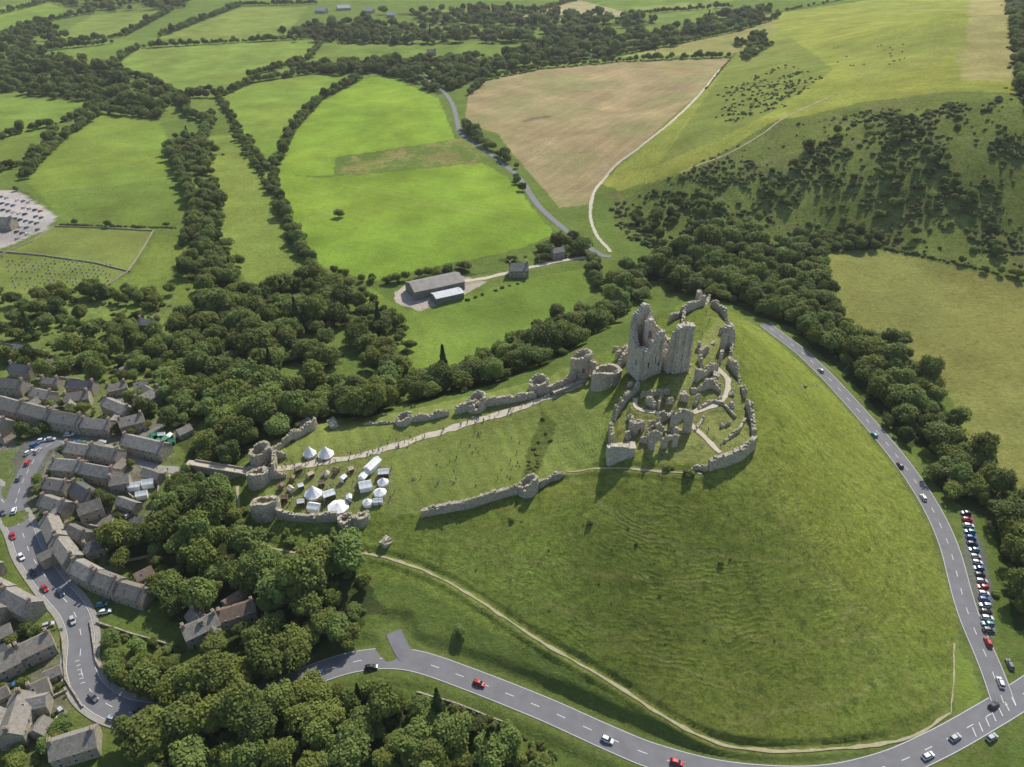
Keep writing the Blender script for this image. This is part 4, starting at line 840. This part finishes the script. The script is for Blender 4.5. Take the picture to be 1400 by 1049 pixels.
def marquee(u,v,L,w_,h,ang,label,open_=False,mat=M_white):
    e=rootat("marquee",u,v,ang); top(e,label,"marquee","event stalls and marquees")
    vv=[];f=[];ns=6
    for i in range(ns+1):
        x_=-L/2+L*i/ns; sg=-.12*abs(math.sin(math.pi*i*1.5))
        vv+=[(x_,-w_/2-.15,h-.15),(x_,-w_/4,h+w_*.16+sg),(x_,0,h+w_*.36),(x_,w_/4,h+w_*.16+sg),(x_,w_/2+.15,h-.15)]
    for i in range(ns):
        for j in range(4): f.append((i*5+j,(i+1)*5+j,(i+1)*5+j+1,i*5+j+1))
    f+= [(0,1,2,3,4),(ns*5+4,ns*5+3,ns*5+2,ns*5+1,ns*5)]
    obj("canopy",mesh("canopy",vv,f,[mat]),e)
    vv=[];f=[]; x,y=L/2-.1,w_/2-.05; b=[(-x,-y),(x,-y),(x,y),(-x,y)]
    for z in(-.2,h-.1): vv+=[(p_[0],p_[1],z) for p_ in b]
    fs=[(0,1,5,4),(1,2,6,5),(2,3,7,6),(3,0,4,7)]
    if open_: fs=fs[1:]
    obj("tent_wall",mesh("tent_wall",vv,fs,[mat]),e)
    for p_ in b:
        v2=[];f2=[]; cyl(v2,f2,p_[0],p_[1],-.2,h,.05,.05,6); obj("pole",mesh("pole",v2,f2,[M_wood]),e)
bell(424,623,2.7,5.2,"white medieval bell tent with cream sides"); bell(446,624,3.3,5.6,"large white bell tent with cream walls")
bell(429,678,3.4,5.6,"pointed white pavilion tent on bailey grass"); bell(463,696,4.0,3.2,"low round white canopy tent"); bell(507,643,2,3.2,"small white pointed tent"); bell(524,662,2.2,3.4,"small white pointed tent"); bell(520,676,2.5,3,"small round white canopy"); bell(503,690,2.0,2.8,"tiny white conical shelter")
bell(446,650,1.6,3,"small cream canvas shelter",M_cream)
marquee(500,668,5.2,4.4,2.3,.3,"square white market stall tent"); marquee(510,640,8,3.6,2.4,1.1,"long narrow white marquee"); marquee(525,650,4.4,3.2,2.2,.1,"small white gazebo stall",True); marquee(450,680,4.8,3.6,2.3,.5,"white open fronted marquee",True); marquee(430,697,4.8,3.7,2.2,-.2,"white frame tent beside wall"); marquee(498,655,4.2,3.2,2.2,1.2,"white market stall tent",True)
marquee(517,688,3.8,2.2,1.6,.05,"low white awning on grass"); marquee(185,668,5,3.4,2.3,.2,"white garden marquee behind houses"); marquee(204,664,5,3.6,2.4,.2,"white garden marquee behind houses"); marquee(195,680,4.5,3.2,2.3,.3,"white garden marquee behind houses")
for u,v in[(206,604),(216,608),(226,604),(212,598),(236,607)]: marquee(u,v,3,2.6,2.1,random.uniform(0,1.5),"green canvas garden parasol stall behind houses",True,M_green)
for u,v in[(222,598),(232,600)]: marquee(u,v,3,2.4,2.1,random.uniform(0,1.5),"white garden stall beside green stalls",True)
for u,v,mt,l in[(400,657,M_brown,"small brown canvas market stall"),(412,668,M_white,"small white market stall"),(470,657,M_white,"small white market stall"),(480,645,M_cream,"small cream canvas market stall"),(460,646,M_brown,"small brown canvas market stall"),(390,684,M_brown,"small brown canvas market stall"),(398,672,M_cream,"small cream canvas market stall"),(408,645,M_brown,"small brown canvas market stall"),(425,652,M_cream,"small cream canvas market stall"),(385,668,M_brown,"small brown canvas market stall"),(440,664,M_brown,"small brown canvas market stall"),(478,684,M_white,"small white market stall"),(412,690,M_white,"small white market stall")]:
    marquee(u,v,random.uniform(2.2,3),random.uniform(1.8,2.4),2,random.uniform(0,3),l,True,mt)
# ------------------------------------------------------------ people / cattle
def skinmesh(J,ed,rad,root,name):
    names=list(J)
    me=bpy.data.meshes.new("p"); me.from_pydata([J[k] for k in names],[(names.index(a),names.index(b)) for a,b in ed],[])
    o=bpy.data.objects.new("tmp",me); COL.objects.link(o); o.modifiers.new("s",'SKIN'); sb=o.modifiers.new("u",'SUBSURF'); sb.levels=1
    for i,k in enumerate(names): r=rad[k]; me.skin_vertices[0].data[i].radius=(r,r); me.skin_vertices[0].data[i].use_root=(k==root)
    dg=bpy.context.evaluated_depsgraph_get(); dg.update(); m2=bpy.data.meshes.new_from_object(o.evaluated_get(dg)); bpy.data.objects.remove(o); m2.name=name; m2.materials.clear(); return m2
def person_mesh(pose):
    J={'pel':(0,0,.95),'sp':(0,0,1.2),'ch':(0,0,1.4),'nk':(0,0,1.52),'hd':(0,.02,1.62),'ht':(0,.01,1.76),'ls':(-.19,0,1.42),'rs':(.19,0,1.42)}
    if pose==0: J.update(le=(-.26,-.02,1.13),lh=(-.27,.06,.88),re=(.26,-.02,1.13),rh=(.27,.06,.88),lk=(-.1,.02,.5),lf=(-.11,0,.07),lt=(-.12,.17,.04),rk=(.1,.02,.5),rf=(.11,0,.07),rt=(.12,.17,.04))
    elif pose==1: J.update(le=(-.25,-.13,1.15),lh=(-.26,-.06,.9),re=(.25,.12,1.15),rh=(.25,.3,.98),lk=(-.1,.2,.53),lf=(-.11,.28,.1),lt=(-.11,.45,.06),rk=(.1,-.08,.5),rf=(.11,-.35,.14),rt=(.11,-.2,.05))
    else:
        d=-.72; J={k:(x,y,z+d) for k,(x,y,z) in J.items()}; J.update(le=(-.27,.05,.4),lh=(-.2,.3,.35),re=(.27,.05,.4),rh=(.2,.3,.35),lk=(-.12,.4,.45),lf=(-.12,.62,.07),lt=(-.12,.78,.05),rk=(.12,.4,.45),rf=(.12,.62,.07),rt=(.12,.78,.05))
    rad=dict(pel=.15,sp=.13,ch=.15,nk=.06,hd=.1,ht=.08,ls=.075,rs=.075,le=.05,re=.05,lh=.035,rh=.035,lk=.07,rk=.07,lf=.05,rf=.05,lt=.035,rt=.035)
    ed=[('pel','sp'),('sp','ch'),('ch','nk'),('nk','hd'),('hd','ht'),('ch','ls'),('ch','rs'),('ls','le'),('le','lh'),('rs','re'),('re','rh'),('pel','lk'),('lk','lf'),('lf','lt'),('pel','rk'),('rk','rf'),('rf','rt')]
    m2=skinmesh(J,ed,rad,'pel',"person")
    for mm in(M_white,M_door,M_skin,M_hair): m2.materials.append(mm)
    off=-.72 if pose==2 else 0
    for p_ in m2.polygons:
        c=p_.center; z=c.z-off
        if z>1.66 or (z>1.58 and c.y<0): mi=3
        elif z>1.48: mi=2
        elif abs(c.x)>.2 and z<1.12: mi=2
        elif z>.95: mi=0
        else: mi=1
        p_.material_index=mi
    return m2
M_skin=simple("skin",(.5,.32,.23),(.42,.27,.2),4,.6); M_hair=simple("hair",(.07,.045,.03),(.04,.03,.02),4,.8)
PMs=[person_mesh(i) for i in range(3)]
J=dict(hip=(-.8,0,1.15),mid=(-.1,0,1.1),sh=(.6,0,1.15),nk=(.95,0,1.15),hd=(1.25,0,.85),mz=(1.45,0,.6))
rd=dict(hip=.33,mid=.38,sh=.34,nk=.2,hd=.16,mz=.1); ed=[('hip','mid'),('mid','sh'),('sh','nk'),('nk','hd'),('hd','mz')]
for s,n_ in((-.22,'l'),(.22,'r')):
    J.update({n_+'fk':(.6,s,.55),n_+'ff':(.6,s,.05),n_+'bk':(-.78,s,.75),n_+'bh':(-.95,s,.45),n_+'bf':(-.88,s,.05)}); rd.update({n_+'fk':.1,n_+'ff':.07,n_+'bk':.14,n_+'bh':.08,n_+'bf':.07}); ed+=[('sh',n_+'fk'),(n_+'fk',n_+'ff'),('hip',n_+'bk'),(n_+'bk',n_+'bh'),(n_+'bh',n_+'bf')]
COW=skinmesh(J,ed,rd,'mid','cow'); COW.materials.append(M_hide)
for i in range(22):
    u,v=random.uniform(1130,1240),random.uniform(58,92); x,y=P([u],[v])[0]; top(obj("cow",COW,None,(x,y,float(HF(x,y))),(0,0,random.uniform(0,6.28))),"dark brown cow grazing on the hillside pasture","cow","grazing cattle")
CLO={k:simple(k.replace(' ','_')+"_cloth",c,None,3,.9) for k,c in{'white':(.75,.75,.73),'red':(.5,.05,.05),'blue':(.08,.15,.4),'black':(.03,.03,.03),'grey':(.25,.25,.26),'pink':(.6,.3,.32),'green':(.1,.22,.1),'navy':(.03,.04,.09),'tan':(.4,.32,.22)}.items()}
def person(u,v,pose=None):
    pose=random.choice((0,1,1)) if pose is None else pose; x,y=P([u],[v])[0]
    o=obj("person",PMs[pose],None,(x,y,float(HF(x,y))+(.1 if pose!=2 else 0)),(0,0,random.uniform(0,6.28))); a,b_=random.choice(list(CLO)+['white','black']),random.choice(['navy','black','grey','black','blue'])
    o.material_slots[0].link='OBJECT'; o.material_slots[0].material=CLO[a]; o.material_slots[1].link='OBJECT'; o.material_slots[1].material=CLO[b_]
    o.scale=(1.15,1.15,1.05)
    top(o,"person in %s top and %s trousers %s"%(a,b_,("standing on the grass","walking along the path","sitting on the grass")[pose]),"person","visitors at the castle")
pts=ROADS[8][3]
for i in range(110):
    t=random.random(); k=t*(len(pts)-1); a=int(k); fr=k-a; u=pts[a][0]*(1-fr)+pts[min(a+1,len(pts)-1)][0]*fr; v=pts[a][1]*(1-fr)+pts[min(a+1,len(pts)-1)][1]*fr
    person(u+random.uniform(-3,3),v+random.gauss(0,3))
for i in range(72): person(random.uniform(388,540),random.uniform(635,695))
for i in range(40): person(random.uniform(520,725),random.uniform(590,665),random.choice((0,0,2,2)))
for u,v in[(975,600),(985,612),(990,560),(940,560),(960,610),(970,440),(960,460),(880,555),(985,530),(905,625),(1005,610),(598,662),(600,660),(698,632),(965,430),(860,560),(968,590),(900,568),(915,564)]: person(u,v)
for u,v in[(60,640),(70,620),(120,612),(230,644),(290,645),(310,645),(50,690),(95,800),(215,642),(275,645),(300,646),(322,646),(250,645)]: person(u,v,1)
# ------------------------------------------------------------ gravestones
v=[];f=[]; 
pr=[(-.4,-.3),(.4,-.3),(.4,.8),(.28,1.0),(0,1.1),(-.28,1.0),(-.4,.8)]
for y_ in(-.08,.08): v+=[(a,y_,b_) for a,b_ in pr]
f=[tuple(range(7)),tuple(range(13,6,-1))]+[(i,7+i,7+(i+1)%7,(i+1)%7) for i in range(7)]
GM=mesh("gravestone",v,f,[M_grave])
for r_ in range(10):
    for c_ in range(24):
        u=4+c_*6.4+r_*2; vv_=352+r_*4.7+c_*.45
        if random.random()<.22 or u>152: continue
        x,y=P([u+random.uniform(-1,1)],[vv_+random.uniform(-.6,.6)])[0]; o=obj("gravestone",GM,None,(x,y,float(HF(x,y))),(0,random.uniform(-.08,.08),R(15)+random.uniform(-.1,.1)),random.uniform(.8,1.5)); top(o,"weathered pale gravestone on mown cemetery grass","gravestone","cemetery gravestones")
# ------------------------------------------------------------ trees
def crown(seed,kind,nq=3200):
    r_=np.random.default_rng(seed); pts=[];nrm=[];tone=[];siz=[]
    if kind=='con':
        for i in range(nq):
            h=r_.random()**.8; z=.25+h*2.4; rad=(1-h)*.72*(.8+.25*math.sin(z*16+seed)); a=r_.random()*6.283; rad*=(.85+.2*math.sin(a*5+z*3))*(.75+.3*r_.random())
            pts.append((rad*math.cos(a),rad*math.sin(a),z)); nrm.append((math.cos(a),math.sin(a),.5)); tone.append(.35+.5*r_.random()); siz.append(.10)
    else:
        nl=int(r_.integers(11,36)) if kind=='tree' else 8; sx,sy=r_.uniform(.7,1.2,2); fl=r_.uniform(.65,1.2)
        L=[]
        for i in range(nl):
            d=r_.normal(size=3); d/=np.linalg.norm(d); d[2]=d[2]*.8+.12
            rr=r_.uniform(.35,.9); c=np.array([d[0]*rr*sx,d[1]*rr*sy,d[2]*rr*(.85*fl if kind=='tree' else .5)+(1.12 if kind=='tree' else .42)]); L.append((c,r_.uniform(.16,.46),r_.uniform(.1,1)))
        L.append((np.array([0,0,1.15 if kind=='tree' else .45]),.60 if kind=='tree' else .5,.5))
        while len(pts)<nq:
            c,lr,tn=L[r_.integers(len(L))] if r_.random()>.16 else L[-1]
            d=r_.normal(size=3); d/=np.linalg.norm(d)
            if d[2]<-.5 and r_.random()<.7: continue
            fz=float(r_.uniform(.72,1.24)); p_=c+d*lr*fz
            if p_[2]<.02: continue
            if any(np.linalg.norm(p_-c2)<l2*.66 for c2,l2,_ in L): continue
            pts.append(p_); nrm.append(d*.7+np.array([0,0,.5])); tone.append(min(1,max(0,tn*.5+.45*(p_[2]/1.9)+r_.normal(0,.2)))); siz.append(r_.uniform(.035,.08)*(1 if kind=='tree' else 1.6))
    pts=np.array(pts);nrm=np.array(nrm)+r_.normal(0,.4,(len(pts),3)); nrm/=np.linalg.norm(nrm,axis=1)[:,None]
    ref=r_.normal(size=(len(pts),3)); t=np.cross(nrm,ref); t/=np.linalg.norm(t,axis=1)[:,None]; b=np.cross(nrm,t); s=np.array(siz)[:,None]
    V=np.stack([pts-t*s-b*s*.6,pts+t*s*.8-b*s,pts+t*s+b*s*.7,pts-t*s*.7+b*s],1).reshape(-1,3)
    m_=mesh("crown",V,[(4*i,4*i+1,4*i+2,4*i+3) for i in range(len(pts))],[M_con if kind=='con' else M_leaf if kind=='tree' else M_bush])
    a_=m_.attributes.new('tone','FLOAT','FACE'); a_.data.foreach_set('value',np.array(tone,np.float32)); return m_
def trunk(h=1.0,r0=.09):
    v=[];f=[]; n_=7
    def limb(p0,p1,ra,rb):
        p0=Vector(p0);p1=Vector(p1); d=(p1-p0).normalized(); a=d.orthogonal().normalized(); b=d.cross(a); k=len(v)
        for p_,r_ in((p0,ra),(p1,rb)):
            for i in range(n_): q_=p_+(a*math.cos(6.283*i/n_)+b*math.sin(6.283*i/n_))*r_; v.append(tuple(q_))
        for i in range(n_): f.append((k+i,k+(i+1)%n_,k+n_+(i+1)%n_,k+n_+i))
    limb((0,0,-.15),(0.02,0,h*.6),r0,r0*.7); limb((0.02,0,h*.55),(.0,.03,h*1.4),r0*.7,.03)
    for i in range(5): a=i*1.26+.4; limb((0.02,0,h*(.5+.06*i)),(.5*math.cos(a),.5*math.sin(a),h*(1.05+.07*i)),r0*.5,.02)
    return mesh("trunk",v,f,[M_bark])
NV=13
CRV=[crown(i+1,'tree') for i in range(NV)]+[crown(50,'con'),crown(51,'con')]+[crown(70+i,'bush',900) for i in range(4)]
TRK=trunk()
B0=NV+2
T=[]
def addp(x,y,r,var,keep=0): T.append((x,y,r,var,keep))
def tv(): return int(rng.integers(NV))
def bv(): return B0+int(rng.integers(4))
def rad(r0,r1):
    r=r0+(r1-r0)*rng.random()**1.3
    return r*(1.28 if rng.random()<.1 else 1)
for wp,(pp,sp,r0,r1,kp,spc,gp_) in zip(woodpolys,WOODS):
    x0,y0=wp.min(0);x1,y1=wp.max(0)
    y1=min(y1,2800); gx_=np.arange(x0,x1,sp); gy_=np.arange(y0,y1,sp*.92)
    if len(gx_)*len(gy_)>120000: continue
    xx,yy=np.meshgrid(gx_,gy_); xx=xx+rng.uniform(-.55,.55,xx.shape)*sp; yy=yy+rng.uniform(-.55,.55,yy.shape)*sp
    wob=(vn(xx/11,yy/11,201)-.5)*sp*1.6
    k=inpoly(wp,(xx+wob).ravel(),(yy+wob[::1]).ravel())&(rng.random(xx.size)<kp)&(gapf(xx.ravel(),yy.ravel())>gp_)
    if k.sum()==0: continue
    for x,y in zip(xx.ravel()[k],yy.ravel()[k]):
        r=rad(r0,r1)
        if spc==1: addp(x,y,r,bv())
        else: addp(x,y,r,tv() if rng.random()>.012 else NV+int(rng.integers(2)))
    for _ in range(int(k.sum()*.35)):
        i=rng.integers(k.sum())
        addp(xx.ravel()[k][i]+rng.normal(0,4.5),yy.ravel()[k][i]+rng.normal(0,4.5),rng.uniform(1.2,2.8),bv())
for pts,sp,r0,r1 in HEDGES:
    l=resample(W(pts),sp*.58)
    for x,y in l:
        if rng.random()<.06: continue
        r=rad(r0,r1)
        if r>2.2: addp(x+rng.normal(0,1.7),y+rng.normal(0,1.7),r,tv())
        else: addp(x+rng.normal(0,.4),y+rng.normal(0,.4),r,bv())
def scat(pts,num,r0,r1,tree=False,cl=0,sd=.03):
    wp=W(pts,True); x0,y0=wp.min(0);x1,y1=wp.max(0); c_=0
    for _ in range(num*14):
        x=rng.uniform(x0,x1);y=rng.uniform(y0,y1)
        if not inpoly(wp,np.array([x]),np.array([y]))[0]: continue
        if cl and clump(np.array(x),np.array(y))<cl+rng.normal(0,sd): continue
        addp(x,y,rng.uniform(r0,r1)*(.7+.6*rng.random()),tv() if tree else bv()); c_+=1
        if c_>=num: break
SH=[(850,270),(1060,175),(1250,140),(1400,135),(1400,375),(1200,338),(1130,325),(1000,300)]
scat(SH,1100,.9,2.6,False,.50,.05); scat(SH,300,.5,1.6)
scat([(1020,200),(1400,140),(1400,360),(1210,330),(1050,300)],90,1.8,3.4,True,.52,.05)
scat([(560,730),(780,680),(1000,680),(1150,800),(1000,980),(700,830)],80,.2,.5)
scat([(1040,600),(1200,760),(1280,900),(1150,700)],14,.2,.5)
scat([(0,410),(240,410),(250,560),(100,540),(0,500)],120,1.0,2.6)
scat([(0,530),(230,560),(220,680),(140,780),(60,740)],130,1.2,3.0,True); scat([(0,530),(230,560),(220,680),(140,780),(60,740)],110,.7,1.5)
scat([(150,870),(250,890),(250,960),(160,950)],30,1.5,3.4,True)
scat([(0,856),(70,860),(80,900),(0,950)],20,1.0,2.2,True); scat([(0,940),(90,930),(90,1049),(0,1049)],30,1.2,2.8,True); scat([(0,850),(90,870),(90,1049),(0,1049)],40,.6,1.3)
scat([(340,715),(470,725),(520,760),(480,770),(380,755)],40,1.0,2.4); scat([(290,680),(325,690),(335,740),(300,720)],16,1.5,3,True)
scat([(250,650),(300,670),(290,700),(240,700)],12,2.5,4.4,True)
scat([(745,560),(762,585),(735,645),(715,650)],14,.5,1.2)
lm=ml[3]; tt_,nr_=frame(lm); ua=P([236,420],[977,928]); 
i0=int(np.argmin(np.hypot(lm[:,0]-ua[0,0],lm[:,1]-ua[0,1]))); i1=int(np.argmin(np.hypot(lm[:,0]-ua[1,0],lm[:,1]-ua[1,1])))
for i in range(i0,i1,3):
    for s in(-1,1):
        o_=rng.uniform(6.2,8.0); p_=lm[i]+nr_[i]*s*o_+rng.normal(0,.6,2); addp(p_[0],p_[1],rng.uniform(4.6,6.6),tv(),1)
for u,v,r,va in[(464,297,4.2,2),(629,866,2.0,1),(155,712,5.2,3),(248,672,5.0,4),(254,690,4.2,1),(205,945,5.2,0),(330,610,5.2,5),(682,1022,4.4,NV),(668,1035,4.0,NV+1),(600,985,4.6,NV),(925,646,2.6,B0),(940,650,2.4,B0+1),(912,642,2.2,B0+2),(1361,350,3.4,2),(700,712,1.4,B0),(806,715,1.4,B0+1),(870,745,1.0,B0),(985,770,1.2,B0+2),(1100,530,1.2,B0),(290,620,4.8,2),(1275,655,4.8,1),(1310,675,5,3)]:
    x,y=P([u],[v])[0]; addp(x,y,r,va)
T=np.array(T)
keep=np.ones(len(T),bool)
for (ln,wd) in [(r_[3],r_[1]) for r_ in roadw]:
    for a in range(0,len(ln),400):
        seg=ln[a:a+400]
        d=np.sqrt(((T[:,None,:2]-seg[None])**2).sum(2)).min(1); keep&=~(d<wd/2+np.minimum(T[:,2]*.55,2.8)*(1 if wd>3.5 else .5))
keep|=T[:,4]>0
for hx_,hy_,hr in hcent:
    d=np.hypot(T[:,0]-hx_,T[:,1]-hy_); keep&=~(d<hr*.6+T[:,2]*.75+1.0)
for c_ in P([1330,1338,1345,1350,1355],[712,750,790,830,860]): keep&=~(np.hypot(T[:,0]-c_[0],T[:,1]-c_[1])<5.0)
for c_ in P([540,548,535,190,200,60,45,80,35,30,212,226],[885,880,870,665,675,612,630,603,650,670,603,604]): keep&=~(np.hypot(T[:,0]-c_[0],T[:,1]-c_[1])<6.5)
T=T[keep]; TZ=HF(T[:,0],T[:,1]); istree=T[:,3]<B0
ZS=np.where(istree,rng.uniform(.8,1.4,len(T)),rng.uniform(.6,.95,len(T)))
dep=T[:,1]*cP+(CAMZ-TZ)*sP; ux=700+FPX*T[:,0]/dep; vy=524.5+FPX*(-(T[:,1]*sP-(CAMZ-TZ)*cP))/dep
inside=(ux>-10)&(ux<1410)&(vy>-10)&(vy<1075)
pxs=T[:,2]/dep*inside
ind=np.zeros(len(T),bool)
for msk,num in((istree,300),(~istree,290)):
    ids=np.where(msk)[0]; ids=ids[np.argsort(-pxs[ids])][:num]; ind[ids]=True
for i in np.where(ind)[0]:
    x,y,r,va=T[i,:4]; va=int(va)
    if va<B0:
        e=bpy.data.objects.new("tree" if va<NV else "conifer_tree",None); COL.objects.link(e); e.location=(x,y,TZ[i]-.1); e.scale=(r,r,r*ZS[i]); e.rotation_euler=(0,0,random.uniform(0,6.28))
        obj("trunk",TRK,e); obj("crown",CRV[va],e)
        if va<NV: top(e,"leafy green broadleaf tree in village woodland","tree","broadleaf trees")
        else: top(e,"dark green pointed conifer among broadleaf trees","tree","conifer trees")
    else:
        o=obj("bush",CRV[va],None,(x,y,TZ[i]-.1),(0,0,random.uniform(0,6.28)),r); top(o,"rounded green shrub growing on rough grass","bush","scattered shrubs")
src=[]
for k in range(len(CRV)):
    s_=[o for o in COL.objects if o.data==CRV[k]]
    if s_: src.append((k,s_[0]))
def mass(name,sel,label,variants):
    ids=np.where(sel)[0]
    me=bpy.data.meshes.new(name); me.vertices.add(len(ids))
    me.vertices.foreach_set('co',np.stack([T[ids,0],T[ids,1],TZ[ids]-.1],1).astype(np.float32).ravel())
    for nm,val in(('var',T[ids,3]),('sc',T[ids,2]),('sz',T[ids,2]*ZS[ids]),('rz',rng.uniform(0,6.28,len(ids)))):
        a_=me.attributes.new(nm,'FLOAT','POINT'); a_.data.foreach_set('value',val.astype(np.float32))
    o=obj(name,me); o["kind"]="stuff"; o["label"]=label; o["category"]=name.replace('_',' ')
    ng=bpy.data.node_groups.new(name,'GeometryNodeTree'); ng.interface.new_socket('Geometry',in_out='INPUT',socket_type='NodeSocketGeometry'); ng.interface.new_socket('Geometry',in_out='OUTPUT',socket_type='NodeSocketGeometry')
    gi=ng.nodes.new('NodeGroupInput'); go=ng.nodes.new('NodeGroupOutput'); jn=ng.nodes.new('GeometryNodeJoinGeometry')
    def na(n_):
        q_=ng.nodes.new('GeometryNodeInputNamedAttribute'); q_.data_type='FLOAT'; q_.inputs[0].default_value=n_; return [s for s in q_.outputs if s.name=='Attribute' and s.enabled][0]
    va_,sc_,sz_,rz_=na('var'),na('sc'),na('sz'),na('rz'); cx=ng.nodes.new('ShaderNodeCombineXYZ'); ng.links.new(rz_,cx.inputs[2])
    cx2=ng.nodes.new('ShaderNodeCombineXYZ'); ng.links.new(sc_,cx2.inputs[0]); ng.links.new(sc_,cx2.inputs[1]); ng.links.new(sz_,cx2.inputs[2])
    for k,so in src:
        if k not in variants: continue
        oi=ng.nodes.new('GeometryNodeObjectInfo'); oi.transform_space='ORIGINAL'; oi.inputs[0].default_value=so; oi.inputs['As Instance'].default_value=True
        cm=ng.nodes.new('FunctionNodeCompare'); cm.data_type='FLOAT'; cm.operation='EQUAL'; ng.links.new(va_,cm.inputs[0]); cm.inputs[1].default_value=float(k); cm.inputs['Epsilon'].default_value=.1
        ip=ng.nodes.new('GeometryNodeInstanceOnPoints'); ng.links.new(gi.outputs[0],ip.inputs['Points']); ng.links.new(cm.outputs[0],ip.inputs['Selection']); ng.links.new(oi.outputs['Geometry'],ip.inputs['Instance'])
        ng.links.new(cx.outputs[0],ip.inputs['Rotation']); ng.links.new(cx2.outputs[0],ip.inputs['Scale']); ng.links.new(ip.outputs[0],jn.inputs[0])
    ng.links.new(jn.outputs[0],go.inputs[0]); md=o.modifiers.new("scatter",'NODES'); md.node_group=ng
mass("woodland",(~ind)&istree,"distant green woodland and hedgerow tree mass",range(0,B0))
mass("scrub",(~ind)&~istree,"dense low scrub and gorse on hillside",range(B0,B0+4))
print("TREES",len(T),istree.sum(),"grid",nx,ny)
# ------------------------------------------------------------ summer haze (real air volume)
v=[];f=[]; box(v,f,-6000,6000,-1200,9000,-80,420)
mh=bpy.data.materials.new("summer_haze"); mh.use_nodes=True; nt=mh.node_tree; nt.nodes.clear()
vs=nt.nodes.new('ShaderNodeVolumeScatter'); vs.inputs['Color'].default_value=(.95,.97,1,1); vs.inputs['Density'].default_value=.00005; vs.inputs['Anisotropy'].default_value=.2
mo=nt.nodes.new('ShaderNodeOutputMaterial'); nt.links.new(vs.outputs[0],mo.inputs['Volume'])
hz=obj("air_haze",mesh("air_haze",v,f,[mh])); hz["kind"]="structure"
# ------------------------------------------------------------ light
e_,a_=R(45),R(25)
sv=Vector((math.sin(a_)*math.cos(e_),math.cos(a_)*math.cos(e_),math.sin(e_)))
sd=bpy.data.lights.new("sun",'SUN'); sd.energy=5.0; sd.angle=R(.5); sd.color=(1,.94,.83); so=bpy.data.objects.new("sun",sd); COL.objects.link(so); so.rotation_euler=sv.to_track_quat('Z','Y').to_euler(); so.location=(0,0,500)
wd=bpy.data.worlds.new("World"); S.world=wd; wd.use_nodes=True; nt=wd.node_tree; bgn=nt.nodes['Background']; sk=nt.nodes.new('ShaderNodeTexSky'); sk.sky_type='NISHITA'; sk.sun_disc=False; sk.sun_elevation=e_; sk.sun_rotation=a_
nt.links.new(sk.outputs[0],bgn.inputs[0]); bgn.inputs[1].default_value=.14
S.view_settings.view_transform='Standard'; S.view_settings.look='None'; S.view_settings.exposure=0
